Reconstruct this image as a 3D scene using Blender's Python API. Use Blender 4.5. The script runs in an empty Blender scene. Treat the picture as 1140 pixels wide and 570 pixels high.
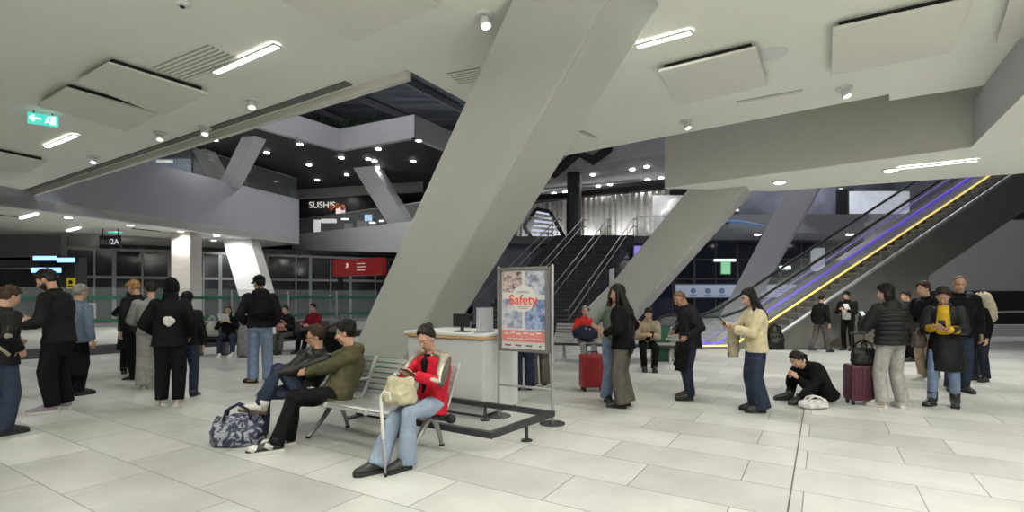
import bpy, bmesh, math, random
from mathutils import Vector, Matrix, noise
random.seed(7)
V = Vector
SC = bpy.context.scene
COL = SC.collection
PI = math.pi

# ---------------------------------------------------------------- camera, world, exposure
CAM_H, F, HX, HY = 1.5, 565.0, 570.0, 330.0
cd = bpy.data.cameras.new('camera'); cam = bpy.data.objects.new('camera', cd); COL.objects.link(cam)
cam.location = (0, 0, CAM_H); cam.rotation_euler = (PI/2, 0, 0)
cd.sensor_width = 36; cd.lens = 36*F/1140; cd.shift_y = (HY-285)/1140; cd.clip_end = 300; cd.clip_start = 0.05
SC.camera = cam
wd = bpy.data.worlds.new('world'); SC.world = wd; wd.use_nodes = True
wd.node_tree.nodes['Background'].inputs[0].default_value = (0.75, 0.8, 0.9, 1)
wd.node_tree.nodes['Background'].inputs[1].default_value = 0.10
SC.view_settings.view_transform = 'Standard'; SC.view_settings.look = 'None'
SC.view_settings.exposure = 0.0; SC.view_settings.gamma = 1.0; SC.view_settings.use_curve_mapping = False
HALL_W, SPOT_W = 100.0, 60.0          # power of the added unseen hall lamps

AX = V((0.521, 0.853, 0)).normalized()        # building axis running away to the right
BX = V((0.853, -0.521, 0)).normalized()       # building axis running right and towards us

def W(px, py, Y): return V(((px-HX)/F*Y, Y, CAM_H+(HY-py)/F*Y))
def ZP(px, py, z):
    Y = (z-CAM_H)*F/(HY-py); return V(((px-HX)/F*Y, Y, z))
def FL(px, py): return ZP(px, py, 0.0)

# ---------------------------------------------------------------- materials
MATS = {}
def nt(m): return m.node_tree.nodes, m.node_tree.links
def mat(name, col=(.5, .5, .5), rough=.6, metal=0, var=0, scale=8, bump=0, bscale=60, emit=0, ecol=None, trans=0, alpha=1, spec=.5, coat=0):
    if name in MATS: return MATS[name]
    m = bpy.data.materials.new(name); m.use_nodes = True
    N, L = nt(m); b = N['Principled BSDF']
    b.inputs['Base Color'].default_value = (*col, 1); b.inputs['Roughness'].default_value = rough
    b.inputs['Metallic'].default_value = metal; b.inputs['Specular IOR Level'].default_value = spec
    if coat: b.inputs['Coat Weight'].default_value = coat
    if emit:
        b.inputs['Emission Color'].default_value = (*(ecol or col), 1); b.inputs['Emission Strength'].default_value = emit
    if trans: b.inputs['Transmission Weight'].default_value = trans; b.inputs['IOR'].default_value = 1.05
    if alpha < 1: b.inputs['Alpha'].default_value = alpha
    tc = N.new('ShaderNodeTexCoord')
    if var:
        n = N.new('ShaderNodeTexNoise'); n.inputs['Scale'].default_value = scale; n.inputs['Detail'].default_value = 5
        r = N.new('ShaderNodeMapRange'); r.inputs[1].default_value = .3; r.inputs[2].default_value = .7
        r.inputs[3].default_value = 1-var; r.inputs[4].default_value = 1+var
        x = N.new('ShaderNodeVectorMath'); x.operation = 'SCALE'; x.inputs[0].default_value = col
        L.new(tc.outputs['Object'], n.inputs['Vector']); L.new(n.outputs[0], r.inputs[0]); L.new(r.outputs[0], x.inputs['Scale'])
        L.new(x.outputs[0], b.inputs['Base Color'])
    if bump:
        n2 = N.new('ShaderNodeTexNoise'); n2.inputs['Scale'].default_value = bscale; n2.inputs['Detail'].default_value = 4
        bp = N.new('ShaderNodeBump'); bp.inputs['Strength'].default_value = bump; bp.inputs['Distance'].default_value = .02
        L.new(tc.outputs['Object'], n2.inputs['Vector']); L.new(n2.outputs[0], bp.inputs['Height']); L.new(bp.outputs[0], b.inputs['Normal'])
    MATS[name] = m; return m
def cloth(name, col, rough=.85, var=.18): return mat('cloth_'+name, col, rough, var=var, scale=14, bump=.25, bscale=90, spec=.10)
def glow(name, col=(1, 1, 1), s=1): return mat('glow_'+name, col, .5, emit=s)

white_paint = mat('white_paint', (.66, .65, .60), .75, var=.025, scale=.7, spec=.2)
ceil_paint = mat('ceiling_paint', (.84, .845, .775), .85, var=.02, scale=.5, spec=.15)
panel_paint = mat('raft_paint', (.74, .74, .675), .9, var=.02, spec=.1)
grey_paint = mat('balcony_paint', (.42, .44, .495), .75, var=.03, scale=.6, spec=.2)
col_paint = mat('column_paint', (.50, .505, .47), .6, var=.03, scale=.8, spec=.3)
col_cool = mat('column_cool_paint', (.58, .58, .63), .6, var=.03, scale=.8, spec=.3)
dark_ceil = mat('dark_slat_ceiling', (.035, .035, .038), .7, var=.3, scale=3)
dark_wall = mat('dark_wall', (.03, .032, .036), .55, var=.3, scale=2)
mid_wall = mat('mid_grey_wall', (.30, .29, .27), .6, var=.08, scale=1)
brown_wall = mat('brown_grey_wall', (.22, .195, .165), .6, var=.1, scale=1)
steel = mat('brushed_steel', (.42, .42, .42), .33, .85, var=.05, scale=20)
steel_dark = mat('dark_steel', (.10, .10, .105), .4, .6, var=.08, scale=20)
alu = mat('satin_aluminium', (.40, .40, .40), .44, .6, var=.04, scale=30)
black_metal = mat('black_metal', (.015, .015, .017), .45, .3, var=.1)
rubber = mat('black_rubber', (.012, .012, .012), .7, var=.1)
plastic_white = mat('white_plastic', (.72, .72, .72), .45, var=.02)
dark_gap = mat('dark_edge', (.02, .02, .02), .9, var=.1)

def glass_mat(name, tint, a, rough=.05):
    m = mat(name, tint, rough, alpha=a, var=.02, spec=.6); return m
clear_glass = glass_mat('clear_glass', (.55, .62, .62), .13)
dark_glass = glass_mat('dark_glass', (.02, .024, .03), .86, .08)

def floor_mat():
    m = bpy.data.materials.new('stone_floor_tiles'); m.use_nodes = True
    N, L = nt(m); b = N['Principled BSDF']
    tc = N.new('ShaderNodeTexCoord'); mp = N.new('ShaderNodeMapping'); mp.vector_type = 'POINT'
    ang = math.atan2(BX.y, BX.x); mp.inputs['Rotation'].default_value = (0, 0, -ang); mp.inputs['Location'].default_value = (.12, .30, 0)
    L.new(tc.outputs['Object'], mp.inputs['Vector'])
    br = N.new('ShaderNodeTexBrick'); br.inputs['Scale'].default_value = 1
    br.inputs['Brick Width'].default_value = 1.2; br.inputs['Row Height'].default_value = .6
    br.inputs['Mortar Size'].default_value = .005; br.inputs['Mortar Smooth'].default_value = .3; br.offset = .37; br.inputs['Bias'].default_value = 0
    br.inputs['Color1'].default_value = (.455, .455, .438, 1); br.inputs['Color2'].default_value = (.635, .635, .607, 1); br.inputs['Mortar'].default_value = (.17, .165, .15, 1)
    L.new(mp.outputs[0], br.inputs['Vector'])
    n = N.new('ShaderNodeTexNoise'); n.inputs['Scale'].default_value = 2.0; n.inputs['Detail'].default_value = 5; n.inputs['Roughness'].default_value = .55
    L.new(mp.outputs[0], n.inputs['Vector'])
    r = N.new('ShaderNodeMapRange'); r.inputs[1].default_value = .25; r.inputs[2].default_value = .75; r.inputs[3].default_value = .85; r.inputs[4].default_value = 1.10
    L.new(n.outputs[0], r.inputs[0])
    x = N.new('ShaderNodeVectorMath'); x.operation = 'SCALE'
    L.new(br.outputs['Color'], x.inputs[0]); L.new(r.outputs[0], x.inputs['Scale']); L.new(x.outputs[0], b.inputs['Base Color'])
    r2 = N.new('ShaderNodeMapRange'); r2.inputs[3].default_value = .26; r2.inputs[4].default_value = .30
    b.inputs['Roughness'].default_value = .28
    bp = N.new('ShaderNodeBump'); bp.inputs['Strength'].default_value = .25; bp.inputs['Distance'].default_value = .003; bp.invert = True
    L.new(br.outputs['Fac'], bp.inputs['Height']); L.new(bp.outputs[0], b.inputs['Normal'])
    b.inputs['Specular IOR Level'].default_value = .45
    return m

# ---------------------------------------------------------------- mesh builder
class MB:
    def __init__(s): s.v = []; s.f = []; s.m = []
    def add(s, vs, fs, mi=0):
        o = len(s.v); s.v += [V(v) for v in vs]; s.f += [tuple(i+o for i in f) for f in fs]; s.m += [mi]*len(fs); return s
    def prism(s, poly, z0, z1, mi=0):
        n = len(poly); a = [(p[0], p[1], z0) for p in poly]+[(p[0], p[1], z1) for p in poly]
        fs = [tuple(range(n))[::-1], tuple(range(n, 2*n))]+[(i, (i+1) % n, n+(i+1) % n, n+i) for i in range(n)]
        return s.add(a, fs, mi)
    def hull2(s, A, B, mi=0):              # two matching rings joined into a solid
        n = len(A); fs = [tuple(range(n))[::-1], tuple(range(n, 2*n))]+[(i, (i+1) % n, n+(i+1) % n, n+i) for i in range(n)]
        return s.add(list(A)+list(B), fs, mi)
    def box(s, c, size, M=None, mi=0):
        x, y, z = [d/2 for d in size]; M = M or Matrix.Identity(3); c = V(c)
        q = [(-x, -y), (x, -y), (x, y), (-x, y)]
        return s.hull2([c+M @ V((a, b, -z)) for a, b in q], [c+M @ V((a, b, z)) for a, b in q], mi)
    def bar(s, p, q, w, h=None, up=(0, 0, 1), mi=0):
        p, q = V(p), V(q); d = (q-p).normalized(); u = V(up)
        if abs(d.dot(u)) > .97: u = V((0, 1, 0))
        r = d.cross(u).normalized()*w/2; u = r.normalized().cross(d)*(h or w)/2
        return s.hull2([p-r-u, p+r-u, p+r+u, p-r+u], [q-r-u, q+r-u, q+r+u, q-r+u], mi)
    def loft(s, rings, mi=0, n=16, cap=True):  # ring = (centre, side vector, depth vector)
        o = len(s.v)
        R = []
        for c, a, b in rings:
            R.append([V(c)+V(a)*math.cos(2*PI*i/n)+V(b)*math.sin(2*PI*i/n) for i in range(n)])
        vs = [p for r in R for p in r]; fs = []
        for k in range(len(R)-1):
            for i in range(n):
                j = (i+1) % n; fs.append((k*n+i, k*n+j, (k+1)*n+j, (k+1)*n+i))
        if cap:
            fs.append(tuple(range(n))[::-1]); fs.append(tuple(range((len(R)-1)*n, len(R)*n)))
        return s.add(vs, fs, mi)
    def tube(s, pts, rad, mi=0, n=12, rnd=True, side=None, flat=1.0):
        P = [V(p) for p in pts]
        if not isinstance(rad, (list, tuple)): rad = [rad]*len(P)
        rad = list(rad); rings = []
        T = []
        for i in range(len(P)):
            t = (P[min(i+1, len(P)-1)]-P[max(i-1, 0)])
            T.append(t.normalized() if t.length > 1e-9 else V((0, 0, 1)))
        ref = V(side) if side is not None else (V((1, 0, 0)) if abs(T[0].x) < .8 else V((0, 1, 0)))
        for i in range(len(P)):
            a = (ref-T[i]*ref.dot(T[i]))
            a = a.normalized() if a.length > 1e-6 else T[i].orthogonal().normalized()
            ref = a; b = T[i].cross(a); rings.append((P[i], a*rad[i], b*rad[i]*flat))
        if rnd:
            pre = []; post = []
            for e, lst, idx, sg in ((0, pre, 0, -1), (1, post, -1, 1)):
                c, a, b = rings[idx]; t = T[idx]*sg; r = a.length
                for ang in (.45, .85, 1.2, 1.45):
                    lst.append((c+t*r*min(1, flat)*math.sin(ang), a*math.cos(ang), b*math.cos(ang)))
            rings = pre[::-1]+rings+post
        return s.loft(rings, mi, n)
    def ball(s, c, r, M=None, mi=0, nu=16, nv=10):
        c = V(c); r = r if isinstance(r, (tuple, list)) else (r, r, r); M = M or Matrix.Identity(3)
        vs = [c+M @ V((0, 0, -r[2]))]
        for j in range(1, nv):
            t = -PI/2+PI*j/nv
            for i in range(nu):
                p = 2*PI*i/nu; vs.append(c+M @ V((r[0]*math.cos(t)*math.cos(p), r[1]*math.cos(t)*math.sin(p), r[2]*math.sin(t))))
        vs.append(c+M @ V((0, 0, r[2]))); fs = []
        for i in range(nu): fs.append((0, 1+(i+1) % nu, 1+i))
        for j in range(nv-2):
            for i in range(nu):
                a = 1+j*nu; fs.append((a+i, a+(i+1) % nu, a+nu+(i+1) % nu, a+nu+i))
        a = 1+(nv-2)*nu; e = len(vs)-1
        for i in range(nu): fs.append((a+i, a+(i+1) % nu, e))
        return s.add(vs, fs, mi)
    def cyl(s, c, r, h, mi=0, n=24, r2=None):
        c = V(c); r2 = r if r2 is None else r2
        return s.loft([(c, V((r, 0, 0)), V((0, r, 0))), (c+V((0, 0, h)), V((r2, 0, 0)), V((0, r2, 0)))], mi, n)
    def mesh(s, name, mats, smooth=False, bevel=0):
        me = bpy.data.meshes.new(name); me.from_pydata([tuple(v) for v in s.v], [], s.f)
        for m in (mats if isinstance(mats, (list, tuple)) else [mats]): me.materials.append(m)
        for p, k in zip(me.polygons, s.m): p.material_index = k
        bm = bmesh.new(); bm.from_mesh(me); bmesh.ops.recalc_face_normals(bm, faces=bm.faces)
        if bevel:
            ed = [e for e in bm.edges if len(e.link_faces) == 2 and e.calc_face_angle(0) > .5]
            bmesh.ops.bevel(bm, geom=ed, offset=bevel, segments=2, affect='EDGES', profile=.6, clamp_overlap=True)
        bm.to_mesh(me); bm.free()
        if smooth:
            me.polygons.foreach_set('use_smooth', [True]*len(me.polygons))
        return me
    def obj(s, name, mats, parent=None, smooth=False, bevel=0, loc=None, rz=0):
        o = bpy.data.objects.new(name, s.mesh(name, mats, smooth, bevel)); COL.objects.link(o)
        if parent: o.parent = parent
        if loc is not None: o.location = loc
        if rz: o.rotation_euler = (0, 0, rz)
        return o

def organic(mb, name, mats, voxel, parent=None, smooth_it=4, wr=0, wscale=9, extra=None, stretch=(1, 1, .55)):
    """the pieces fused into one continuous skin"""
    tmp = bpy.data.objects.new('tmp', mb.mesh('tmp', mats)); COL.objects.link(tmp)
    r = tmp.modifiers.new('r', 'REMESH'); r.mode = 'VOXEL'; r.voxel_size = voxel
    if smooth_it:
        q = tmp.modifiers.new('s', 'SMOOTH'); q.factor = .5; q.iterations = smooth_it
    dg = bpy.context.evaluated_depsgraph_get()
    me = bpy.data.meshes.new_from_object(tmp.evaluated_get(dg)); me.name = name
    old = tmp.data; bpy.data.objects.remove(tmp); bpy.data.meshes.remove(old)
    if wr:
        sx, sy, sz = stretch; off = V((random.random()*50, random.random()*50, 0))
        nor = [v.normal.copy() for v in me.vertices]
        for v, n in zip(me.vertices, nor):
            c = v.co; p = V((c.x*sx, c.y*sy, c.z*sz))*wscale+off
            v.co = c+n*(noise.noise(p)*wr+noise.noise(p*2.3)*wr*.5)
    me.materials.clear()
    for m in (mats if isinstance(mats, (list, tuple)) else [mats]): me.materials.append(m)
    me.polygons.foreach_set('material_index', [0]*len(me.polygons))
    if extra is not None:
        e = extra.mesh('e', mats, True); bm = bmesh.new(); bm.from_mesh(me); bm.from_mesh(e); bm.to_mesh(me); bm.free(); bpy.data.meshes.remove(e)
    me.polygons.foreach_set('use_smooth', [True]*len(me.polygons))
    o = bpy.data.objects.new(name, me); COL.objects.link(o)
    if parent: o.parent = parent
    return o

def tag(o, label, cat, group=None, kind=None):
    o['label'] = label; o['category'] = cat
    if group: o['group'] = group
    if kind: o['kind'] = kind
    return o
def thing(name, label, cat, loc=(0, 0, 0), rz=0, group=None):
    o = bpy.data.objects.new(name, None); COL.objects.link(o); o.empty_display_size = .1
    o.location = loc; o.rotation_euler = (0, 0, rz); return tag(o, label, cat, group)
def struct(o): o['kind'] = 'structure'; return o
def clone(root, loc=None, rz=None, label=None, group=None):
    r = root.copy(); COL.objects.link(r)
    if loc is not None: r.location = loc
    if rz is not None: r.rotation_euler = (0, 0, rz)
    if label: r['label'] = label
    if group: r['group'] = group
    for ch in list(root.children):
        c = ch.copy(); COL.objects.link(c); c.parent = r
        for g in list(ch.children):
            d = g.copy(); COL.objects.link(d); d.parent = c
    return r
def text(txt, name, size, m, parent=None, M=None, depth=.004, align='CENTER'):
    cu = bpy.data.curves.new('t', 'FONT'); cu.body = txt; cu.size = size; cu.extrude = depth; cu.offset = size*.012; cu.align_x = align; cu.align_y = 'CENTER'
    t = bpy.data.objects.new('t', cu); COL.objects.link(t)
    me = bpy.data.meshes.new_from_object(t.evaluated_get(bpy.context.evaluated_depsgraph_get()))
    bpy.data.objects.remove(t); bpy.data.curves.remove(cu)
    me.materials.clear(); me.materials.append(m); me.name = name
    if M is not None: me.transform(M)
    o = bpy.data.objects.new(name, me); COL.objects.link(o)
    if parent: o.parent = parent
    return o
def lamp(kind, loc, power, size=.3, color=(1, .995, .95), parent=None, aim=(0, 0, -1), spot=100, blend=.6, sizey=None):
    l = bpy.data.lights.new('lamp_light', kind); l.energy = power; l.color = color
    if kind == 'AREA':
        l.shape = 'RECTANGLE' if sizey else 'DISK'; l.size = size
        if sizey: l.size_y = sizey
    else:
        l.shadow_soft_size = size
        if kind == 'SPOT': l.spot_size = math.radians(spot); l.spot_blend = blend
    o = bpy.data.objects.new('lamp_light', l); COL.objects.link(o)
    o.rotation_euler = V(aim).to_track_quat('-Z', 'Y').to_euler()
    o.location = loc
    if parent: o.parent = parent
    return o
# ================================================================ SETTING
def frame(o, xd, up=(0, 0, 1)):
    x = V(xd).normalized(); u = V(up).normalized(); z = x.cross(u)
    return Matrix(((x.x, u.x, z.x, o[0]), (x.y, u.y, z.y, o[1]), (x.z, u.z, z.z, o[2]), (0, 0, 0, 1)))
HC, SO, LZ = 5.2, 4.3, 4.57            # hall ceiling, right soffit, left soffit heights

b = MB(); b.prism([(-45, -8), (45, -8), (45, 60), (-45, 60)], -.3, 0)
struct(b.obj('floor', floor_mat()))
b = MB(); b.bar(FL(876, 575)+V((0, 0, .001)), FL(876, 575)+AX*9+V((0, 0, .001)), .012, .003); struct(b.obj('trim_8', mat('joint_dark', (.10, .10, .09), .7)))

# hall ceiling with its big opening
C0, C1, C2 = V((-24, 22.4, 0)), V((-1.70, 8.30, 0)), V((1.39, 13.35, 0))
E1 = ZP(990, 105, HC); E2 = ZP(990, 112, HC); E3 = ZP(1140, 88, HC); E4 = E3+BX*8
b = MB(); b.prism([(C0.x, C0.y), (-24, -8), (E4.x, -8), (E4.x, E4.y), (E3.x, E3.y), (E2.x, E2.y), (E1.x, E1.y), (C2.x, C2.y), (C1.x, C1.y)], HC, HC+.38)
struct(b.obj('ceiling', ceil_paint))
# dropped edge rail along the opening
d = (C1-C0).normalized(); nrm = V((d.y, -d.x, 0))
b = MB(); a, e = C0+V((0, 0, HC-.07)), C1+V((0, 0, HC-.07)); b.bar(a-nrm*.02, e-nrm*.02, .10, .16)
struct(b.obj('trim_1', white_paint))
b = MB(); b.bar(C0+nrm*.20+V((0, 0, HC-.01)), C1+nrm*.20-d*1.2+V((0, 0, HC-.01)), .16, .03)
struct(b.obj('trim_2', mat('slot_grey', (.14, .14, .13), .8, var=.05)))

# right soffit slab with the balcony wall
B0, B1 = ZP(740, 210, SO), ZP(1083, 164, SO)
B2 = B1-AX*5; S1, S2 = ZP(860, 213, SO), ZP(1140, 193, SO); S3 = S2+(S2-S1)*.8
Bd = (B1-B0).normalized(); Bn = V((-Bd.y, Bd.x, 0)); cl = -Bn*.01
b = MB(); b.prism([(p.x, p.y) for p in (B0+cl, B1+cl-Bd*.02, B2-Bd*.02, V((16, 3, 0)), S3, S2, S1)], SO, SO+.015)
b.obj('ceiling_soffit', ceil_paint)['kind'] = 'structure'
t = .25
b = MB(); b.prism([(p.x, p.y) for p in (B0, B1, B1+Bn*t+Bd*.3, B0+Bn*t)], SO+.018, SO+1.32)
struct(b.obj('wall_right_balcony', mat('balcony_warm', (.60, .595, .55), .75, var=.02, spec=.2)))
b = MB(); R2 = B1-AX*4.5; b.prism([(p.x, p.y) for p in (B1, R2, R2+Bd*.25, B1+Bd*.25)], SO+.018, HC-.02)
struct(b.obj('wall_right_return', mat('balcony_cool', (.5, .5, .52), .75, var=.02, spec=.2)))
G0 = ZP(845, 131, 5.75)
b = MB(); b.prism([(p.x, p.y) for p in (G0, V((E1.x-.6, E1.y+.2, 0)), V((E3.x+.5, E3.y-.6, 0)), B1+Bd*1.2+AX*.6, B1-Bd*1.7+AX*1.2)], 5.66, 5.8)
struct(b.obj('ceiling_recess', mat('recess_shade', (.13, .13, .12), .8, var=.05)))  # dark colour stands for the shade up in the slot
b = MB(); b.bar(S1+V((0, 0, SO-.03)), S3+V((0, 0, SO-.03)), .08, .10)
struct(b.obj('trim_3', alu))

# left balcony (level two edge) and the soffit beneath it
L0, L1 = ZP(15, 230, LZ), ZP(333, 272, LZ)
Ld = (L1-L0).normalized(); Ls = L0-Ld*7
ztop = CAM_H+108*L1.y/F
b = MB(); Lb = V((-Ld.y, Ld.x, 0))*.3
q = [L0-Ld*2, L1, L1+Lb, L0-Ld*2+Lb]
b.prism([(p.x, p.y) for p in q], LZ, ztop)
struct(b.obj('wall_left_balcony', grey_paint))
b = MB(); q = [Ls, L1, L1-BX*16, Ls-V((22, 0, 0)), ]
b.prism([(p.x, p.y) for p in q], LZ+.002, LZ+.35)
struct(b.obj('ceiling_left_soffit', mat('soffit_white', (.68, .68, .66), .8, var=.02)))
# header beam under the soffit, behind it
H0, H1 = W(-60, 268, 31), W(345, 290, 35)
b = MB(); b.prism([(H0.x, H0.y), (H1.x, H1.y), (H1.x, H1.y+.4), (H0.x, H0.y+.4)], 3.55, LZ)
struct(b.obj('wall_left_header', mat('header_grey', (.36, .36, .37), .7, var=.03)))

# balcony across the back of the left part (level two, facing us)
P0, P1 = W(325, 262, 35), W(470, 246, 28.2)
b = MB(); dd = (P1-P0).normalized(); nn = V((-dd.y, dd.x, 0)).normalized()*.3
b.hull2([V((P0.x, P0.y, 4.75)), V((P1.x, P1.y, 3.9)), V((P1.x, P1.y, 3.9))+nn, V((P0.x, P0.y, 4.75))+nn],
        [V((P0.x, P0.y, 5.75)), V((P1.x, P1.y, 5.75)), V((P1.x, P1.y, 5.75))+nn, V((P0.x, P0.y, 5.75))+nn])
struct(b.obj('wall_back_balcony', mat('balcony_pale', (.47, .48, .49), .7, var=.03)))
b = MB(); b.prism([(P0.x, P0.y+.2), (P1.x, P1.y+.2), (P1.x+1.5, P1.y+4), (-8, 52), (-34, 52), (-25, 36)], 4.35, 4.7)
struct(b.obj('floor_upper_left', mid_wall))

# level three plate: fascia and soffits
VZ = 8.7
v0, v1, v2 = W(262, 148, 20.8), V((-8.5, 25, 0)), V((-4.43, 23, 0)); v3 = V((-.3, 30.1, 0)); v4 = V((7.8, 25.9, 0)); v5 = V((16, 20.9, 0))
def fascia(p, q, name, m, z0=VZ, z1=9.75):
    p, q = V((p.x, p.y, 0)), V((q.x, q.y, 0)); n = (q-p).normalized(); n = V((-n.y, n.x, 0))*.25
    b = MB(); b.prism([(p.x, p.y), (q.x, q.y), ((q+n).x, (q+n).y), ((p+n).x, (p+n).y)], z0, z1); return struct(b.obj(name, m))
fm = mat('fascia_grey', (.46, .465, .49), .75, var=.03)
vL = v0-(v1-v0)*.9
fascia(vL, v1, 'wall_fascia_left', fm); fascia(v1, v2, 'wall_fascia_centre', fm); fascia(v2, v3, 'wall_fascia_return', fm); fascia(v3, v5, 'wall_fascia_right', fm)
b = MB(); b.prism([(p.x, p.y) for p in [q_+V((0, .28, 0)) for q_ in (vL, v1, v2, v3)]+[V((2, 40, 0)), V((-2, 54, 0)), V((-40, 54, 0)), V((-40, 20, 0))]], VZ+.05, VZ+.4)
struct(b.obj('ceiling_dark_slats', dark_ceil))
b = MB(); b.prism([(p.x, p.y) for p in (v3+V((0, .28, 0)), v5+V((0, .28, 0)), V((24, 40, 0)), V((2, 40, 0)))], VZ+.05, VZ+.4)
struct(b.obj('ceiling_upper_right', mat('upper_grey_ceiling', (.40, .40, .41), .8, var=.03)))
# roof high above the void
def roof_mat():
    m = bpy.data.materials.new('dark_roof_panels'); m.use_nodes = True; N, L = nt(m); bs = N['Principled BSDF']
    tc = N.new('ShaderNodeTexCoord'); w = N.new('ShaderNodeTexNoise'); w.inputs['Scale'].default_value = .5; w.inputs['Detail'].default_value = 6; mp = N.new('ShaderNodeMapping'); mp.inputs['Scale'].default_value = (.4, 3, 1); mp.inputs['Rotation'].default_value = (0, 0, .9)
    r = N.new('ShaderNodeValToRGB'); r.color_ramp.elements[0].color = (.045, .05, .06, 1); r.color_ramp.elements[1].color = (.17, .18, .20, 1); r.color_ramp.elements[0].position = .45
    L.new(tc.outputs['Object'], mp.inputs['Vector']); L.new(mp.outputs[0], w.inputs['Vector']); L.new(w.outputs[0], r.inputs[0]); L.new(r.outputs[0], bs.inputs['Base Color']); bs.inputs['Roughness'].default_value = .45
    return m
b = MB(); b.prism([(-40, 6), (40, 6), (40, 58), (-40, 58)], 14.5, 14.8)
struct(b.obj('ceiling_roof', roof_mat()))
b = MB()
for k in range(9):
    p = V((-26+k*5, 14, 14.2)); b.bar(p, p+AX*36, .18, .35)
struct(b.obj('trim_4', mat('roof_beam', (.12, .125, .14), .5, .3, var=.1)))
# far walls that close the place
b = MB(); b.prism([(-45, 56), (45, 56), (45, 56.3), (-45, 56.3)], 0, 14.6); struct(b.obj('wall_back', dark_wall))
b = MB(); b.prism([(-44, -8), (-43.7, -8), (-43.7, 56), (-44, 56)], 0, 14.6); struct(b.obj('wall_left', mid_wall))
b = MB(); b.prism([(44, -8), (44.3, -8), (44.3, 56), (44, 56)], 0, 14.6); struct(b.obj('wall_right', mid_wall))
b = MB(); b.prism([(-45, -8.3), (45, -8.3), (45, -8), (-45, -8)], 0, 5.3); struct(b.obj('wall_front', mid_wall))

# upper centre floor (top of the stairs) and its dark edge
U0, U1 = V((-2.0, 28.4, 0)), V((12.5, 28.0, 0))
b = MB(); b.prism([(-2.0, 28.3), (12.5, 28.0), (22, 40), (-2, 44)], 4.45, 4.85)
struct(b.obj('floor_upper_centre', mat('upper_dark_floor', (.09, .09, .10), .5, var=.1)))
b = MB(); b.prism([(-2.2, 28.6), (16, 28.6), (16, 28.9), (-2.2, 28.9)], 0, 4.45); struct(b.obj('wall_under_stairs', mat('stair_wall_blue_grey', (.10, .11, .135), .5, var=.3, scale=1.2)))

# glazed front at the left back, one unit per bay
Wg = [W(60, 300, 24), W(470, 300, 33)]
gd = (Wg[1]-Wg[0]); gd.z = 0; gl = gd.length; gd.normalize(); gn = V((gd.y, -gd.x, 0))
base = V((Wg[0].x, Wg[0].y, 0)); nb = 8; bw = gl/nb
frame_m = mat('facade_frame', (.17, .18, .18), .5, .3, var=.05)
for k in range(nb):
    r = thing('window_%d' % (k+1), 'dark glazed front bay', 'window', base+gd*(k*bw), math.atan2(gd.y, gd.x)); r['kind'] = 'structure'; del r['label'], r['category']
    b = MB(); b.box((bw/2, .02, 1.95), (bw-.1, .03, 3.7)); b.obj('pane', dark_glass, r)
    b = MB()
    for x in (0, bw/2 if k % 2 else bw*.66): b.box((x, 0, 1.95), (.16 if x == 0 else .08, .16, 3.9))
    for z in (.12, 2.45, 3.82): b.box((bw/2, 0, z), (bw, .12, .14))
    b.obj('window_frame', frame_m, r)
b = MB(); o_ = base-gn*3.5; b.prism([(o_.x-8, o_.y), (o_.x+gd.x*gl*1.1, o_.y+gd.y*gl*1.1), (o_.x+gd.x*gl*1.1, o_.y+gd.y*gl*1.1+.3), (o_.x-8, o_.y+.3)], 0, 4.6)
struct(b.obj('wall_behind_glazing', mat('behind_glass', (.12, .125, .13), .6, var=.4, scale=1.2)))
# pillar and doors at far left
for k, (px, wd_, Y) in enumerate(((99, 1.25, 25.2), (208, .9, 24.5))):
    p = W(px, 330, Y); b = MB(); b.box((p.x, p.y, 2.28), (wd_, .9, 4.56)); struct(b.obj('wall_pillar', mat('pillar_stone', (.36, .34, .32), .6, var=.06)))

# ================================================================ SLANTED COLUMNS
Bv, Av = BX*1.5, AX*1.12
def column(base, top, label, m, u=Bv, v=Av, groove=True, wide=None):
    """base, top = position of the front ridge at both ends"""
    base, top = V(base), V(top); r = thing('slanted_column', label, 'column', (base.x, base.y, base.z)); t_ = top-base
    A = [V((0, 0, 0)), v, v-u, -u]; b = MB(); b.hull2(A, [p+t_ for p in A]); b.obj('shaft', m, r, bevel=.03)
    if groove:
        vn, un = v.normalized(), u.normalized(); b = MB()
        A = [vn*.05+un*.0, vn*.16, vn*.16+un*.012, vn*.05+un*.012]; b.hull2(A, [p+t_ for p in A]); b.obj('edge_strip', mat('column_strip', (.50, .495, .46), .6, var=.02), r)
    return r
column((-2.33, 10.2, -.02), (1.50, 5.22, HC+.3), 'huge pale slanted column rising behind the metal bench to the ceiling', col_paint)
column((2.98, 16.08, -.02), (5.96+.21, 12.86-.22, 4.62), 'slanted pale column behind the dark jacketed bald man, second largest', col_paint)
column((9.85, 22.0, -.02), (11.5, 18.6, 5.9), 'lavender grey slanted column behind the purple lit escalator', col_cool, u=BX*1.1, v=AX*.8, groove=False)
lb = W(318, 362, 27); lt = W(290, 268, 27)
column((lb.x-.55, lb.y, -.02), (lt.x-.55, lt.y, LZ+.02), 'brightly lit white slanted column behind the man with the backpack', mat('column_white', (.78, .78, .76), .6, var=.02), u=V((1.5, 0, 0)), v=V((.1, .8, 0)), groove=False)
vb, vt = W(464, 262, 29.5), W(408, 178, 27)
column((vb.x, vb.y+.8, 4.68), (vt.x, vt.y+1.2, VZ+.1), 'slanted grey column on the upper floor right of the lit shop sign', col_cool, u=V((1.25, -.4, 0)), v=V((.35, .9, 0)), groove=False)
column((-17.3, 28.6, 4.9), (-11.35, 22.7, VZ+.2), 'slanted blue grey column on the upper floor above the left balcony', col_cool, u=V((.7, -.1, 0)), v=V((.2, .6, 0)), groove=False)
column((-14.6, 28.4, 4.9), (-15.1, 24.9, VZ+.1), 'short white slanted column leaning left above the left balcony', mat('column_white', (.78, .78, .76)), u=V((.7, -.1, 0)), v=V((.2, .6, 0)), groove=False)
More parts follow.
